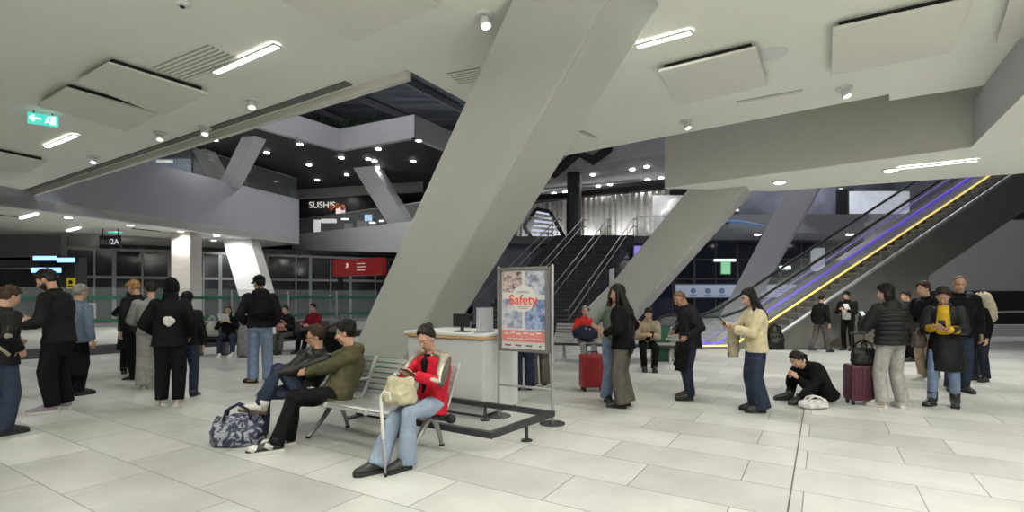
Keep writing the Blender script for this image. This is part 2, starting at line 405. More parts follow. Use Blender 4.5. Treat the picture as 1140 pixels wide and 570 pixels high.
# round dark column at the top of the stairs
p = W(640, 300, 29.5); r = thing('round_column', 'round black column at the head of the dark stairs', 'column', (p.x, p.y+.3, 4.85))
b = MB(); b.cyl((0, 0, 0), .42, VZ-4.8, n=32); b.obj('shaft', mat('col_black', (.03, .03, .033), .5, var=.1), r, smooth=False)
b = MB(); b.cyl((0, 0, 0), .5, .12, n=32); b.obj('base_ring', black_metal, r)
# ================================================================ CEILING FITTINGS
warm = (1, .985, .915); UPL = 1.0
def raft(p0, p1, p2, p3, label, z=5.075):
    q = [ZP(x, y, z) for x, y in (p0, p1, p2, p3)]; c = sum(q, V())/4
    r = thing('ceiling_raft', label, 'ceiling panel', c, 0, 'rafts hung under the hall ceiling')
    b = MB(); b.prism([((p-c).x, (p-c).y) for p in q], 0, .04); b.obj('panel', panel_paint, r, bevel=.006)
    b = MB(); b.prism([((p-c).x*.9, (p-c).y*.9) for p in q], .04, HC-z-.002); b.obj('shadow_gap', dark_gap, r)  # black filler standing in for the shadow gap above the raft
    return r
raft((121, 71), (231.6, 105), (181, 129), (85.5, 92), 'left white ceiling raft nearest the long lit tube, farther back of the pair')
raft((73.7, 98.7), (176, 127.6), (142, 147), (42, 118), 'left white ceiling raft right above the green exit sign')
raft((-40, 162), (52, 181), (28, 193), (-70, 185), 'white ceiling raft at the left edge below the green exit sign')
raft((300, -6), (395, 46), (487, 8), (440, -40), 'white ceiling raft at the top left of the big slanted column')
raft((733, 80), (842, 53.5), (853.6, 95.6), (756, 118), 'white ceiling raft right of the short lit tube above the void edge')
raft((927, 33), (1085, -1), (1057, 59), (925, 84.6), 'large white ceiling raft at upper right')
raft((1124, 2), (1200, -18), (1180, 33), (1109, 48), 'white ceiling raft cut by the right edge of the picture')

tube_glow = glow('tube', (1, .97, .90), 9)
def tube_light(a, c, z, label, w=.09, power=0, g='lit tubes set in the ceilings'):
    a, c = ZP(*a, z-.025), ZP(*c, z-.025); r = thing('linear_light', label, 'ceiling light', (a+c)/2, math.atan2((c-a).y, (c-a).x), g); L_ = (c-a).length
    b = MB(); b.box((0, 0, -.012), (L_, w, .022)); b.obj('diffuser', tube_glow, r)
    b = MB()
    for s in (-1, 1): b.box((0, s*(w/2+.012), -.01), (L_+.05, .02, .03)); b.box((s*(L_/2+.012), 0, -.01), (.02, w+.04, .03))
    b.obj('housing', plastic_white, r)
    if power:
        lamp('AREA', (0, 0, -.05), power, L_, warm, r, sizey=w)
    return r
tube_light((240, 80), (308, 50), HC, 'long lit ceiling tube at upper left above the ceiling void', power=75)
tube_light((52, 163), (84, 150), HC, 'lit ceiling tube just below the green exit sign', power=70)
tube_light((710, 51), (769, 35), HC, 'lit ceiling tube right of the top of the big slanted column', power=75)
tube_light((1001, 187), (1088, 178), SO, 'thin lit tube in the low soffit at right', .05, power=45)
tube_light((23, 243), (41, 238), LZ, 'small lit tube farthest left under the left balcony', .09)
tube_light((75, 257), (89, 253.5), LZ, 'small lit tube under the left balcony left of the hanging sign', .09)
tube_light((118, 279.5), (130, 278), 4.0, 'small lit tube right below the black hanging sign', .09)

disc_glow = glow('spot', (1, .95, .86), 14)
def downlight(px, py, z, label, power, r_=.11, g='round spotlights of the hall', aim=(0, 0, -1), spot=120):
    p = ZP(px, py, z); r = thing('downlight', label, 'spotlight', p, 0, g)
    b = MB(); b.loft([(V((0, 0, -.035)), V((r_*1.25, 0, 0)), V((0, r_*1.25, 0))), (V((0, 0, 0)), V((r_*1.45, 0, 0)), V((0, r_*1.45, 0)))], n=24); b.obj('rim', plastic_white, r)
    b = MB(); b.cyl((0, 0, -.05), r_*.7, .016, n=20, r2=r_); b.obj('lens', disc_glow, r)
    if power: lamp('SPOT', (0, 0, -.09), power, .08, warm, r, aim, spot)
    return r
downlight(868, 202, SO, 'bright spotlight in the soffit left of the long thin tube', 230, .13, spot=140)
downlight(992, 188.5, SO, 'bright spotlight at the left end of the thin soffit tube', 230, .13, spot=140)
downlight(12, 213, HC, 'bright spotlight at the left edge above the left balcony', 500, .16, spot=140)
for i, (x, y, w) in enumerate(((76, 241.5, 110), (145, 250, 110), (201, 257, 110), (238, 267, 110))):
    downlight(x, y, LZ, ('first', 'second', 'third', 'fourth')[i]+' small spotlight from the left under the left balcony', w*4, .13, 'spotlights under the left balcony', spot=140)
# spotlights washing the white column
lp = W(241, 262, 25.4); lamp_t = thing('downlight', 'spotlight washing the white slanted column behind the backpack man', 'spotlight', (lp.x, lp.y, LZ), 0, 'spotlights under the left balcony')
b = MB(); b.cyl((0, 0, -.06), .12, .06, n=16); b.obj('lens', disc_glow, lamp_t); lamp('SPOT', (0, 0, -.1), 420, .1, (1, 1, 1), lamp_t, V((.1, .75, -1)), 110)
# projecting round fittings of the hall ceiling
def dome_spot(px, py, label, tilt=(.2, -.3, -1)):
    p = ZP(px, py, HC-.09); r = thing('track_spotlight', label, 'spotlight', p, 0, 'projecting spotlights of the hall ceiling')
    b = MB(); b.cyl((0, 0, .045), .13, .045, n=24); b.obj('ceiling_plate', plastic_white, r)
    t = V(tilt).normalized(); a = t.orthogonal().normalized(); c = t.cross(a)
    b = MB(); b.loft([(V((0, 0, .05))-t*.02, a*.05, c*.05), (V((0, 0, .05))+t*.05, a*.075, c*.075), (V((0, 0, .05))+t*.14, a*.08, c*.08)], n=20); b.obj('head', plastic_white, r, True)
    b = MB(); b.loft([(V((0, 0, .05))+t*.141, a*.066, c*.066), (V((0, 0, .05))+t*.148, a*.06, c*.06)], n=20); b.obj('lens', glow('weak', (1, .96, .9), 1.5), r)
for x, y, l in ((280, 116, 'projecting white spotlight by the edge of the ceiling void'), (228, 146, 'large white projecting spotlight at the rail above the left balcony'), (539, 24, 'round white fitting left of the big slanted column'), (764, 139, 'projecting spotlight below the raft left of the dark recess'), (940, 103, 'projecting spotlight right of the wall slot, below the large raft'), (104, 178, 'small projecting spotlight on the ceiling above the left balcony rail'), (178, 152, 'small projecting spotlight between the rafts and the ceiling rail')): dome_spot(x, y, l)
p = ZP(203, 3, HC); r = thing('smoke_detector', 'small round smoke detector at the top left of the ceiling', 'detector', p); b = MB(); b.cyl((0, 0, -.05), .07, .05, r2=.1); b.obj('housing', plastic_white, r, bevel=.01); b = MB(); b.cyl((0, 0, -.062), .03, .02); b.obj('sensor', dark_gap, r)
p = ZP(858, 60, HC); r = thing('ceiling_speaker', 'flat round ceiling speaker between the two right rafts', 'speaker', p); b = MB(); b.cyl((0, 0, -.012), .2, .014, n=32); b.obj('grille', mat('speaker_grille', (.47, .46, .42), .8, var=.05), r)
b = MB(); b.loft([(V((0, 0, -.016)), V((.225, 0, 0)), V((0, .225, 0))), (V((0, 0, 0)), V((.235, 0, 0)), V((0, .235, 0)))], n=32); b.obj('rim', plastic_white, r)
def vent(a, c, w, label, rows, m):
    a, c = ZP(*a, HC), ZP(*c, HC); L_ = (c-a).length; r = thing('air_vent', label, 'vent', (a+c)/2, math.atan2((c-a).y, (c-a).x))
    b = MB(); b.box((0, 0, -.006), (L_, w, .01)); b.obj('backing', m, r); b = MB()
    for k in range(rows): b.box((0, -w/2+w*(k+.5)/rows, -.014), (L_, w/rows*.45, .012))
    b.obj('louvre', ceil_paint, r)
vg = mat('vent_grey', (.40, .39, .36), .8, var=.05)
vent((190, 82), (252, 58), .55, 'perforated ceiling vent behind the long lit tube', 7, vg)
vent((820, 114), (893, 101), .14, 'narrow slot vent on the ceiling below the middle right raft', 2, vg)
vent((505, 88), (540, 82), .5, 'perforated ceiling vent left of the big slanted column', 6, vg)
vent((646, 146), (662, 153), .12, 'short slot vent right of the big slanted column', 2, mat('vent_dark', (.15, .15, .14), .8))
for k, (a, c) in enumerate((((148, 254), (178, 257)), ((190, 264), (228, 266)), ((0, 239), (20, 241)))):
    a, c = ZP(*a, LZ), ZP(*c, LZ); rr = thing('slot_diffuser', ('black slot diffuser beside the exit sign under the left balcony', 'black slot diffuser near the white column under the left balcony', 'black slot diffuser at the left edge under the left balcony')[k], 'vent', (a+c)/2, math.atan2((c-a).y, (c-a).x))
    b = MB(); b.box((0, 0, -.01), ((c-a).length, .35, .02)); b.obj('slot', dark_gap, rr); b = MB(); b.box((0, .2, -.01), ((c-a).length, .03, .03)); b.box((0, -.2, -.01), ((c-a).length, .03, .03)); b.obj('frame', plastic_white, rr)
# added uplights on the upper plate, unseen behind its fascia, to brighten the roof
for i, (x, y) in enumerate(((-13, 31), (-7, 32.5), (-2, 34), (4, 33), (9, 31))):
    r = thing('uplight', 'added round uplight on the topmost level behind the fascia, out of view', 'floor lamp', (x, y, 9.11), 0, 'added uplights of the topmost level')
    b = MB(); b.cyl((0, 0, 0), .2, .12, n=20); b.obj('housing', black_metal, r); b = MB(); b.cyl((0, 0, .12), .17, .012, n=20); b.obj('lens', disc_glow, r); lamp('SPOT', (0, 0, .16), 560, .15, (.93, .96, 1), r, (.02, -.1, 1), 165)
# added unseen lamps under the roof, brightening the void and its fascias
for i, (x, y, z, pw) in enumerate(((-16, 16, 14.45, 2600), (6, 15, 14.45, 2600), (-7, 19, 14.45, 2200), (15, 18, 14.45, 2400), (22, 22, 14.45, 1800))):
    r = thing('added_roof_lamp', 'added round lamp high under the dark roof above the ceiling void, out of view', 'ceiling light', (x, y, z), 0, 'added lamps high under the roof')
    b = MB(); b.cyl((0, 0, -.12), .3, .1, n=24, r2=.2); b.obj('housing', black_metal, r); b = MB(); b.cyl((0, 0, -.135), .27, .014, n=24); b.obj('lens', disc_glow, r); lamp('SPOT', (0, 0, -.16), pw, .25, (.95, .97, 1), r, spot=160, blend=.9)
for i, (x, y, z, pw) in enumerate(((12, 24.8, 4.55, 160), (16.5, 24.8, 4.55, 160), (21, 24.8, 4.55, 160), (13.5, 25.6, VZ+.05, 420), (16.5, 26.5, VZ+.05, 420))):  # lamps added to brighten the dark shop fronts behind
    r = thing('added_concourse_lamp', 'added round lamp over the rear concourse behind the escalator', 'ceiling light', (x, y, z), 0, 'added lamps of the rear concourse')
    b = MB(); b.cyl((0, 0, -.05), .15, .05, n=20); b.obj('lens', disc_glow, r); b = MB(); b.cyl((0, 0, -.02), .19, .02, n=20); b.obj('rim', black_metal, r); lamp('SPOT', (0, 0, -.1), pw, .15, (.93, .96, 1), r, spot=150)
# added unseen tubes around the camera; the pendant ones also brighten the ceiling
HP = [(-7.5, 1.5), (-3.2, 1.6), (0.2, 1.8), (3.6, 1.2), (7.5, 2.6), (-12, 4), (11.5, 4.5), (0, -3), (-6, -3), (6, -3), (-15, 9)]
for i, (x, y) in enumerate(HP):
    pend = y < 3 and abs(x) < 9; z = 4.55 if pend else HC-.025; wgt = .26 if x < -2 else (.55 if x < 2 else 1.75)
    r = thing('linear_light', 'added lit tube of the hall, out of view around the camera', 'ceiling light', (x, y, z), math.atan2(BX.y, BX.x), 'added lit tubes out of view')
    b = MB(); b.box((0, 0, -.012), (1.2, .09, .022)); b.obj('diffuser', tube_glow, r); b = MB()
    for s in (-1, 1): b.box((0, s*.057, -.01), (1.25, .02, .03))
    if pend:
        for s in (-1, 1): b.bar((s*.5, 0, 0), (s*.5, 0, HC-z-.004), .012)
        b.box((0, 0, .0), (1.25, .12, .012))
        lamp('AREA', (0, 0, .03), HALL_W*UPL*(2.5 if x < -2 else .9), 1.2, warm, r, (0, 0, 1), sizey=.12)
    b.obj('housing', plastic_white, r)
    lamp('AREA', (0, 0, -.05), HALL_W*wgt, 1.2, warm, r, sizey=.25)
# added unseen spotlights in the low right soffit, brightening the right rear
for i, (x, y, z, w) in enumerate(((9.8, 9.0, SO, 170), (13, 8.5, SO, 190), (11.6, 10.6, SO, 170))):
    if not w: continue
    r = thing('downlight', 'added round spotlight in the low right soffit, out of view', 'spotlight', (x, y, z), 0, 'added soffit spotlights out of view')
    b = MB(); b.cyl((0, 0, -.05), .09, .05); b.obj('lens', disc_glow, r); lamp('SPOT', (0, 0, -.09), w, .08, warm, r, spot=150)
# spotlights of the dark slatted ceiling
star = glow('upper_spot', (1, .97, .92), 22)
def upper_spots(px, z, labels, g, r_=.13, pw=0):
    for i, (x, y) in enumerate(px):
        p = ZP(x, y, z); r = thing('downlight', labels, 'spotlight', p, 0, g)
        b = MB(); b.cyl((0, 0, -.06), r_, .05, n=14); b.obj('lens', star, r); b = MB(); b.cyl((0, 0, -.02), r_*1.25, .02, n=14); b.obj('rim', black_metal, r)
        if pw: lamp('SPOT', (0, 0, -.12), pw, .1, (1, .97, .92), r, spot=140)
upper_spots([(239, 155), (297, 169.5), (334, 160), (344, 183), (380, 175), (353, 200), (386, 194), (421, 165), (410, 176.5), (417, 178.5), (420, 186), (466, 155.5), (460, 179), (452, 211)], VZ+.05, 'one of the small bright spotlights in the dark slatted ceiling of the void', 'spotlights in the dark slatted ceiling', .13, 90)
upper_spots([(660, 194), (666, 206.5), (679, 205), (704, 188), (720, 185), (721, 199.5), (736, 197.5), (629, 213), (617, 214.5)], VZ+.05, 'one of the bright spotlights in the grey ceiling above the stairs', 'spotlights above the stairs', .15, 190)
r = None
# ================================================================ SIGNS
def green_sign(px, py, z, w, h, Y, label, arrow=True, rz=0):
    c = W(px, py, Y); r = thing('exit_sign', label, 'exit sign', c, rz)
    b = MB(); b.box((0, 0, 0), (w, .06, h)); b.obj('sign_box', mat('sign_green', (.02, .42, .33), .4, emit=.9, ecol=(.10, .66, .56)), r, bevel=.006)
    wm = glow('pictogram', (.75, 1, .95), 1.6); b = MB(); y = -.035
    if arrow: b.bar((-.42*w, y, .02*h), (-.06*w, y, .02*h), .01, h*.14, mi=0); b.bar((-.42*w, y, .02*h), (-.28*w, y, .3*h), .01, h*.13); b.bar((-.42*w, y, .02*h), (-.28*w, y, -.26*h), .01, h*.13)
    b.obj('arrow', wm, r) if arrow else None
    b = MB(); x = .22*w if arrow else 0
    b.box((x+.12*w, y, 0), (w*.16, .01, h*.72)); b.ball((x-.03*w, y, .26*h), (.035*w, .01, .07*h)); b.bar((x-.03*w, y, .2*h), (x-.05*w, y, -.06*h), .01, .055*w); b.bar((x-.05*w, y, -.06*h), (x+.02*w, y, -.32*h), .01, .04*w); b.bar((x-.05*w, y, -.06*h), (x-.14*w, y, -.28*h), .01, .04*w); b.bar((x-.03*w, y, .14*h), (x-.13*w, y, .02*h), .01, .035*w); b.obj('running_figure', wm, r)
    b = MB(); 
    for s in (-1, 1): b.bar((s*w*.3, 0, h/2), (s*w*.3, 0, z-c.z), .02)
    b.obj('hanger', black_metal, r); return r
e = green_sign(48, 133.5, HC, .46, .22, 10.2, 'green lit exit sign with arrow hanging from the hall ceiling at left', True, .62)
green_sign(128.5, 255, LZ, .62, .37, 24, 'small green exit sign under the left balcony above the black sign', False)
def hang_sign(px, py, w, h, Y, z, label, txt, rot=0):
    c = W(px, py, Y); r = thing('hanging_sign', label, 'hanging sign', c, rot)
    b = MB(); b.box((0, 0, 0), (w, .12, h)); b.obj('sign_box', black_metal, r, bevel=.01)
    if txt:
        sw_ = glow('sign_white', (.6, .62, .65), .6); text(txt, 'lettering', h*.62, sw_, r, frame((w*.27, -.068, 0), (1, 0, 0)))
        for k in range(4):
            b = MB(); b.box((-w*.4+w*.13*k, -.064, 0), (w*.07, .01, h*(.42 if k % 2 else .34))); b.obj('worn_letter', mat('letter_dim', (.16, .17, .2), .5), r)
    b = MB()
    for s in (-1, 1):
        if z: b.bar((s*w*.38, 0, h/2), (s*w*.38, 0, z-c.z), .03)
        else: b.bar((s*w*.3, .05, 0), (s*w*.3, .55, 0), .08)
    b.obj('hanger', black_metal, r)
hang_sign(123, 269.5, 1.0, .57, 23, LZ, 'black hanging sign with pale letters under the left balcony', '2A', -.1)
hang_sign(307, 283, 1.29, .71, 34.3, None, 'small black sign on the grey beam right of the white column', '', .1)
# red sign over the glazed front
a_, c_ = W(373, 299, 23), W(428, 301, 21.5); cc = (a_+c_)/2; r = thing('red_sign', 'red lit sign with white arrow and lines above the glazed doors', 'sign', (cc.x, cc.y, 2.78), math.atan2((c_-a_).y, (c_-a_).x)); wd2 = (c_-a_).length
b = MB(); b.box((0, 0, 0), (wd2, .25, .74)); b.obj('sign_box', mat('sign_red', (.28, .012, .016), .45, emit=.06, ecol=(.6, .02, .02)), r, bevel=.015)
b = MB(); y = -.135
for k, (x, l, z) in enumerate(((.25, .7, .14), (.3, .8, 0), (.25, .7, -.14))): b.box((x, y, z), (l*.7, .01, .03))
b.bar((-.65, y, -.02), (-.55, y, .16), .01, .06); b.bar((-.65, y, .16), (-.55, y, .16), .01, .05); b.bar((-.53, y, .0), (-.53, y, .18), .01, .05)
b.obj('white_marks', glow('sign_pale', (.8, .6, .55), .5), r); b = MB()
for s in (-1, 1):
    b = MB(); b.bar((s*wd2*.46, .2, .37), (s*wd2*.46, .2, -2.78), .16); b.obj('post', black_metal, r)
# dark bulkhead panel and blue screens at the left edge
r = thing('dark_panel', 'dark grey blank panel box at the left edge above the blue screens', 'screen', W(26, 276, 16.75)); b = MB(); b.box((0, 0, 0), (2.7, .25, .86)); b.obj('casing', mat('panel_purple_grey', (.10, .09, .10), .45, var=.05), r, bevel=.02); b = MB()
for s in (-1, 1): b.bar((s*.9, 0, -.43), (s*.9, 0, 2.77-W(26, 276, 16.75).z), .06)
b.obj('bracket', black_metal, r)
scr = glow('screen_blue', (.30, .52, 1.0), 1.7)
for k, (x0, y0, x1, y1, l) in enumerate(((37, 285, 63, 290, 'wide blue screen below the dark hanging panel, upper left one'), (64, 287, 83, 292, 'blue screen right of the pair below the dark hanging panel'), (35, 298, 68, 303.5, 'lower blue screen directly over the head of the bearded man'))):
    Y = 16.48 if k < 2 else 16.40; p, q = W(x0, y0, Y), W(x1, y1, Y); r = thing('information_screen', l, 'screen', ((p.x+q.x)/2, Y, (p.z+q.z)/2), 0, 'blue screens at the left')
    w_, h_ = q.x-p.x, p.z-q.z; b = MB(); b.box((0, 0, 0), (w_, .02, h_)); b.obj('display', scr, r); b = MB(); b.box((0, .06, 0), (w_+.08, .1, h_+.08)); b.obj('casing', black_metal, r)
    b = MB(); b.box((0, .14, .1 if k == 2 else 0), (w_*.5, .12 if k < 2 else .2, .24 if k == 2 else .06)); b.obj('bracket', black_metal, r)
# dark ticket kiosk frame with a yellow notice
p = W(75, 330, 16.9); r = thing('kiosk_portal', 'dark portal frame around the ticket area behind the bearded man', 'portal', (p.x-1.2, p.y, 0)); b = MB(); b.box((-2.6, 0, 1.4), (.3, .5, 2.8)); b.obj('post', steel_dark, r); b = MB(); b.box((1.4, 0, 1.4), (.5, .5, 2.8)); b.obj('post', steel_dark, r); b = MB(); b.box((-.6, 0, 2.6), (4.4, .55, .35)); b.obj('lintel', steel_dark, r)
r = thing('yellow_notice', 'small yellow notice on the dark portal at left', 'notice', W(79, 315.5, 16.63)); b = MB(); b.box((0, 0, 0), (.27, .03, .36)); b.obj('plate', mat('notice_yellow', (.62, .50, .03), .6, emit=.15), r); b = MB(); b.ball((0, -.02, .04), (.07, .012, .07)); b.box((0, -.018, -.1), (.17, .01, .05)); b.obj('pictogram', dark_gap, r)
r = thing('paper_notice', 'white paper notice on the glass barrier at left', 'notice', (-10.93+.03, 13.10-.02, 1.13), math.atan2(.773, .635)); b = MB(); b.box((0, 0, 0), (.28, .02, .40)); b.obj('sheet', mat('paper', (.5, .5, .55), .7), r); b = MB()
for k in range(4): b.box((0, -.013, .13-.08*k), (.2, .006, .02))
b.obj('printed_lines', mat('ink_grey', (.2, .2, .25), .8), r)

# ================================================================ GREEN STRIPED GLASS BARRIER
g0, g1 = V((-12.2, 11.6, 0)), V((-5.3, 20.0, 0)); gd2 = (g1-g0).normalized(); n_ = 6; gw = (g1-g0).length/n_
green_m = mat('green_band', (.015, .13, .075), .5, var=.05)
for k in range(n_):
    r = thing('glass_barrier', 'glass barrier panel with two green bands along the left back of the hall', 'glass barrier', g0+gd2*gw*k, math.atan2(gd2.y, gd2.x), 'green banded glass panels')
    b = MB(); b.box((gw/2, 0, .98), (gw-.03, .014, 1.5)); b.obj('pane', clear_glass, r)
    for z in (.86, 1.46):
        b = MB(); b.box((gw/2, -.012, z), (gw-.03, .012, .085)); b.obj('green_band', green_m, r)
    b = MB(); b.box((0.02, 0, .85), (.05, .05, 1.7)); b.obj('post', alu, r)
b = MB(); q = V((gd2.y, -gd2.x, 0))*.22; b.prism([(p.x, p.y) for p in (g0-gd2*3-q, g1-q, g1+q, g0-gd2*3+q)], 0, .22)
struct(b.obj('baseboard_left', mat('plinth_dark', (.045, .045, .048), .5, var=.1)))
# ================================================================ ESCALATOR AT RIGHT WITH ITS STAIRS
eo = V((5.6, 14.4, 0)); er = math.atan2(.148, .989); SL = .60
esc = thing('escalator', 'long escalator with yellow and purple lit edges rising to the right', 'escalator', eo, er)
steel_skin = mat('escalator_cladding', (.30, .295, .28), .34, .75, var=.06, scale=2)
S_END = 12.5
def zl(s): return max(0.08, SL*s-.35)
b = MB(); prof = [(-.2, 0), (1.2, 0), (S_END, SL*S_END-2.15), (S_END, SL*S_END-.42), (.62, .04), (-.2, .04)]
b.hull2([V((s, .0, z)) for s, z in prof], [V((s, 1.25, z)) for s, z in prof]); b.obj('truss', steel_skin, esc)
b = MB()
ns = 46
for k in range(ns):
    s = .7+k*.27; b.box((s, .62, zl(s)-.22), (.26, 1.0, .16))
b.obj('steps', steel_dark, esc)
yel = mat('led_yellow', (1, .75, .12), .5, emit=.85, ecol=(1, .76, .26)); pur = mat('led_purple', (.2, .1, 1), .5, emit=.42, ecol=(.14, .08, .80))
for yy, m, nm, w in ((-.02, yel, 'yellow_light_strip', .042), (.70, pur, 'purple_light_strip', .075)):
    b = MB(); b.bar((-.9, yy, .10), (.75, yy, .10), w); b.bar((.72, yy, .095), (S_END, yy, zl(S_END)), w); b.obj(nm, m, esc)
b = MB(); b.bar((-.9, 1.3, .16), (.7, 1.3, .16), .06); b.bar((.7, 1.3, .18), (S_END, 1.3, zl(S_END)+.18), .03)
for k in range(9): b.box((-.8+k*.19, .35+.1*(k % 3), .13+.03*(k % 2)), (.05, .05, .05))
b.obj('purple_base_lights', mat('led_violet', (.35, .15, 1), .5, emit=.35, ecol=(.3, .18, .95)), esc)
for yy in (.02, 1.22):
    b = MB(); q = [(-.9, .12), (.6, .12), (S_END, zl(S_END)), (S_END, zl(S_END)+.80), (.45, .90), (-.9, .90)]
    b.hull2([V((s, yy-.006, z)) for s, z in q], [V((s, yy+.006, z)) for s, z in q]); b.obj('glass_balustrade', clear_glass, esc)
    b = MB(); b.tube([(-.75, yy, .3), (-1.0, yy, .45), (-1.05, yy, .65), (-.95, yy, .84), (-.7, yy, .92), (.4, yy, .92), (1.0, yy, 1.1), (S_END, yy, zl(S_END)+.86)], .04, n=10); b.obj('handrail', rubber, esc, True)
# stairs beside the escalator
st = thing('side_staircase', 'grey staircase with tubular stringer running along the near side of the escalator', 'stairs', eo, er)
b = MB(); nst = 40; up_ = []; lo = []
for k in range(nst):
    s0 = 1.9+k*.27; z0 = .61*s0-.50; up_ += [(s0, z0), (s0+.27, z0)] if k else [(s0, z0), (s0+.27, z0)]
pr = up_
for k in range(nst):
    s0 = 1.9+k*.27; z0 = .61*s0-.50; b.hull2([V((x, -.44, z)) for x, z in ((s0, z0-.30), (s0+.27, z0-.16), (s0+.27, z0+.02), (s0, z0+.02))], [V((x, -.03, z)) for x, z in ((s0, z0-.30), (s0+.27, z0-.16), (s0+.27, z0+.02), (s0, z0+.02))])
for k in range(nst):
    s0 = 1.9+k*.27; z0 = .61*s0-.50; b.box((s0+.01, -.24, z0+.03), (.03, .42, .025), mi=1)
b.obj('treads', [mat('stair_grey', (.13, .13, .125), .6, var=.1), mat('stair_nosing', (.26, .255, .24), .5, var=.05)], st)
b = MB(); b.tube([(1.7, -.46, .36), (S_END, -.46, .61*S_END-.66)], .055, n=14); b.obj('stringer', alu, st, True)
b = MB(); b.hull2([V((1.75, -.445, .02)), V((3.2, -.445, .02)), V((S_END, -.445, .61*S_END-2.05)), V((S_END, -.445, .61*S_END-.68)), V((1.75, -.445, .36))], [V((1.75, -.40, .02)), V((3.2, -.40, .02)), V((S_END, -.40, .61*S_END-2.05)), V((S_END, -.40, .61*S_END-.68)), V((1.75, -.40, .36))]); b.obj('side_cladding', steel_skin, st)
# the enclosure beneath
b = MB(); fr = Matrix.Rotation(er, 3, 'Z')
q = [(2.2, .2), (7.4, .2), (7.4, .32), (2.2, .32)]
A = [eo+fr @ V((s, y, 0)) for s, y in q]; A_ = [eo+fr @ V((s, y, max(.05, .61*s-1.75))) for s, y in q]
b.hull2(A, A_); struct(b.obj('wall_under_escalator', brown_wall))
b = MB(); A = [W(1042, 330, 20.5), W(1250, 330, 20.5)]
b.prism([(A[0].x, A[0].y), (A[1].x, A[1].y), (A[1].x, A[1].y+.4), (A[0].x, A[0].y+.4)], 0, 1.72); struct(b.obj('wall_dark_right', mat('black_panel', (.018, .019, .022), .4, var=.2)))
b = MB(); b.prism([(A[0].x-2.4, A[0].y+.1), (A[1].x, A[1].y), (A[1].x, A[1].y+.6), (A[0].x-2.4, A[0].y+.7)], 1.72, 4.6); struct(b.obj('wall_pale_right', mat('pale_panel', (.42, .43, .42), .7, var=.03)))
b = MB(); p = W(1120, 365, 19); b.prism([(p.x-.6, p.y), (p.x+6, p.y), (p.x+6, p.y+.5), (p.x-.6, p.y+.5)], 0, .42); struct(b.obj('baseboard_right', mat('kerb_pale', (.42, .43, .44), .6, var=.03)))
r = thing('barrier_rail', 'pale horizontal barrier rail before the dark wall at far right', 'rail', (W(1100, 348, 18.5).x, 18.5, 0)); b = MB(); b.tube([(0, 0, .92), (4, .3, .98)], .035); b.obj('rail', alu, r, True); b = MB(); b.tube([(.1, 0, 0), (.1, 0, .92)], .025); b.tube([(3.5, .26, 0), (3.5, .26, .96)], .025); b.obj('post', alu, r, True)
b = MB(); p = W(922, 330, 16.2); b.prism([(p.x-4, 16.35), (p.x+4.5, 17.1), (p.x+4.5, 17.4), (p.x-4, 19.2)], 0, .12); struct(b.obj('baseboard_escalator', mid_wall))

# ================================================================ DARK STAIRS IN THE CENTRE
stair_m = mat('stair_black', (.028, .029, .034), .5, var=.15); rise, tread = 4.85/28, .30
st = thing('wide_staircase', 'wide dark staircase climbing to the upper floor behind the poster stand', 'stairs', (0, 0, 0))
wS = 4.2; top = V((2.5, 28.2, 0)); b = MB(); noz = MB()
for k in range(28):
    c = top-AX*(tread*(28-k)); z = rise*(k+1)
    c.z = 0; e = c+V((wS, -.2, 0)); f = AX*tread
    b.hull2([c+V((0, 0, max(0, z-.5))), e+V((0, 0, max(0, z-.5))), e+f+V((0, 0, max(0, z-.5))), c+f+V((0, 0, max(0, z-.5)))], [c+V((0, 0, z)), e+V((0, 0, z)), e+f+V((0, 0, z)), c+f+V((0, 0, z))])
    b.bar(c+V((0, -.004, z-.012)), e+V((0, -.004, z-.012)), .03, .028, mi=1)
b.obj('treads', [stair_m, mat('nosing_grey', (.055, .055, .062), .5)], st)
for j, off in enumerate((0, 1.4, 2.8, 4.2)):
    b = MB(); p0 = top-AX*(tread*28)+V((off, -.2*off/4.2, 0)); p1 = top+V((off, -.2*off/4.2, 4.85))
    for h in (.95, .55): b.tube([p0-AX*.4+V((0, 0, h)), p0+V((0, 0, h)), p1+V((0, 0, h)), p1+AX*.5+V((0, 0, h))], .032, n=8)
    for k in range(9):
        p = p0.lerp(p1, k/8); b.tube([p, p+V((0, 0, .95))], .022, n=6)
    b.obj('handrail', mat('rail_grey', (.11, .11, .12), .4, .6), st, True)
# glass parapet along the upper floor
r = thing('glass_parapet', 'glass parapet with steel rail along the upper floor right of the stairs', 'parapet', (6.9, 28.0, 4.85)); b = MB(); b.box((3, -.06, .55), (6, .02, 1.0)); b.obj('pane', clear_glass, r); b = MB(); b.tube([(0, -.06, 1.08), (6, -.06, 1.08)], .03, n=8)
for k in range(5): b.tube([(k*1.5, -.06, 0), (k*1.5, -.06, 1.08)], .02, n=6)
b.obj('rail', alu, r, True)
r = thing('glass_parapet', 'glass parapet with steel rail along the upper floor left of the stairs', 'parapet', (-1.9, 28.4, 4.85)); b = MB(); b.box((2.1, -.02, .55), (4.2, .02, 1.0)); b.obj('pane', clear_glass, r); b = MB(); b.tube([(0, -.02, 1.08), (4.2, -.02, 1.08)], .03, n=8)
for k in range(4): b.tube([(k*1.4, -.02, 0), (k*1.4, -.02, 1.08)], .02, n=6)
b.obj('rail', alu, r, True)
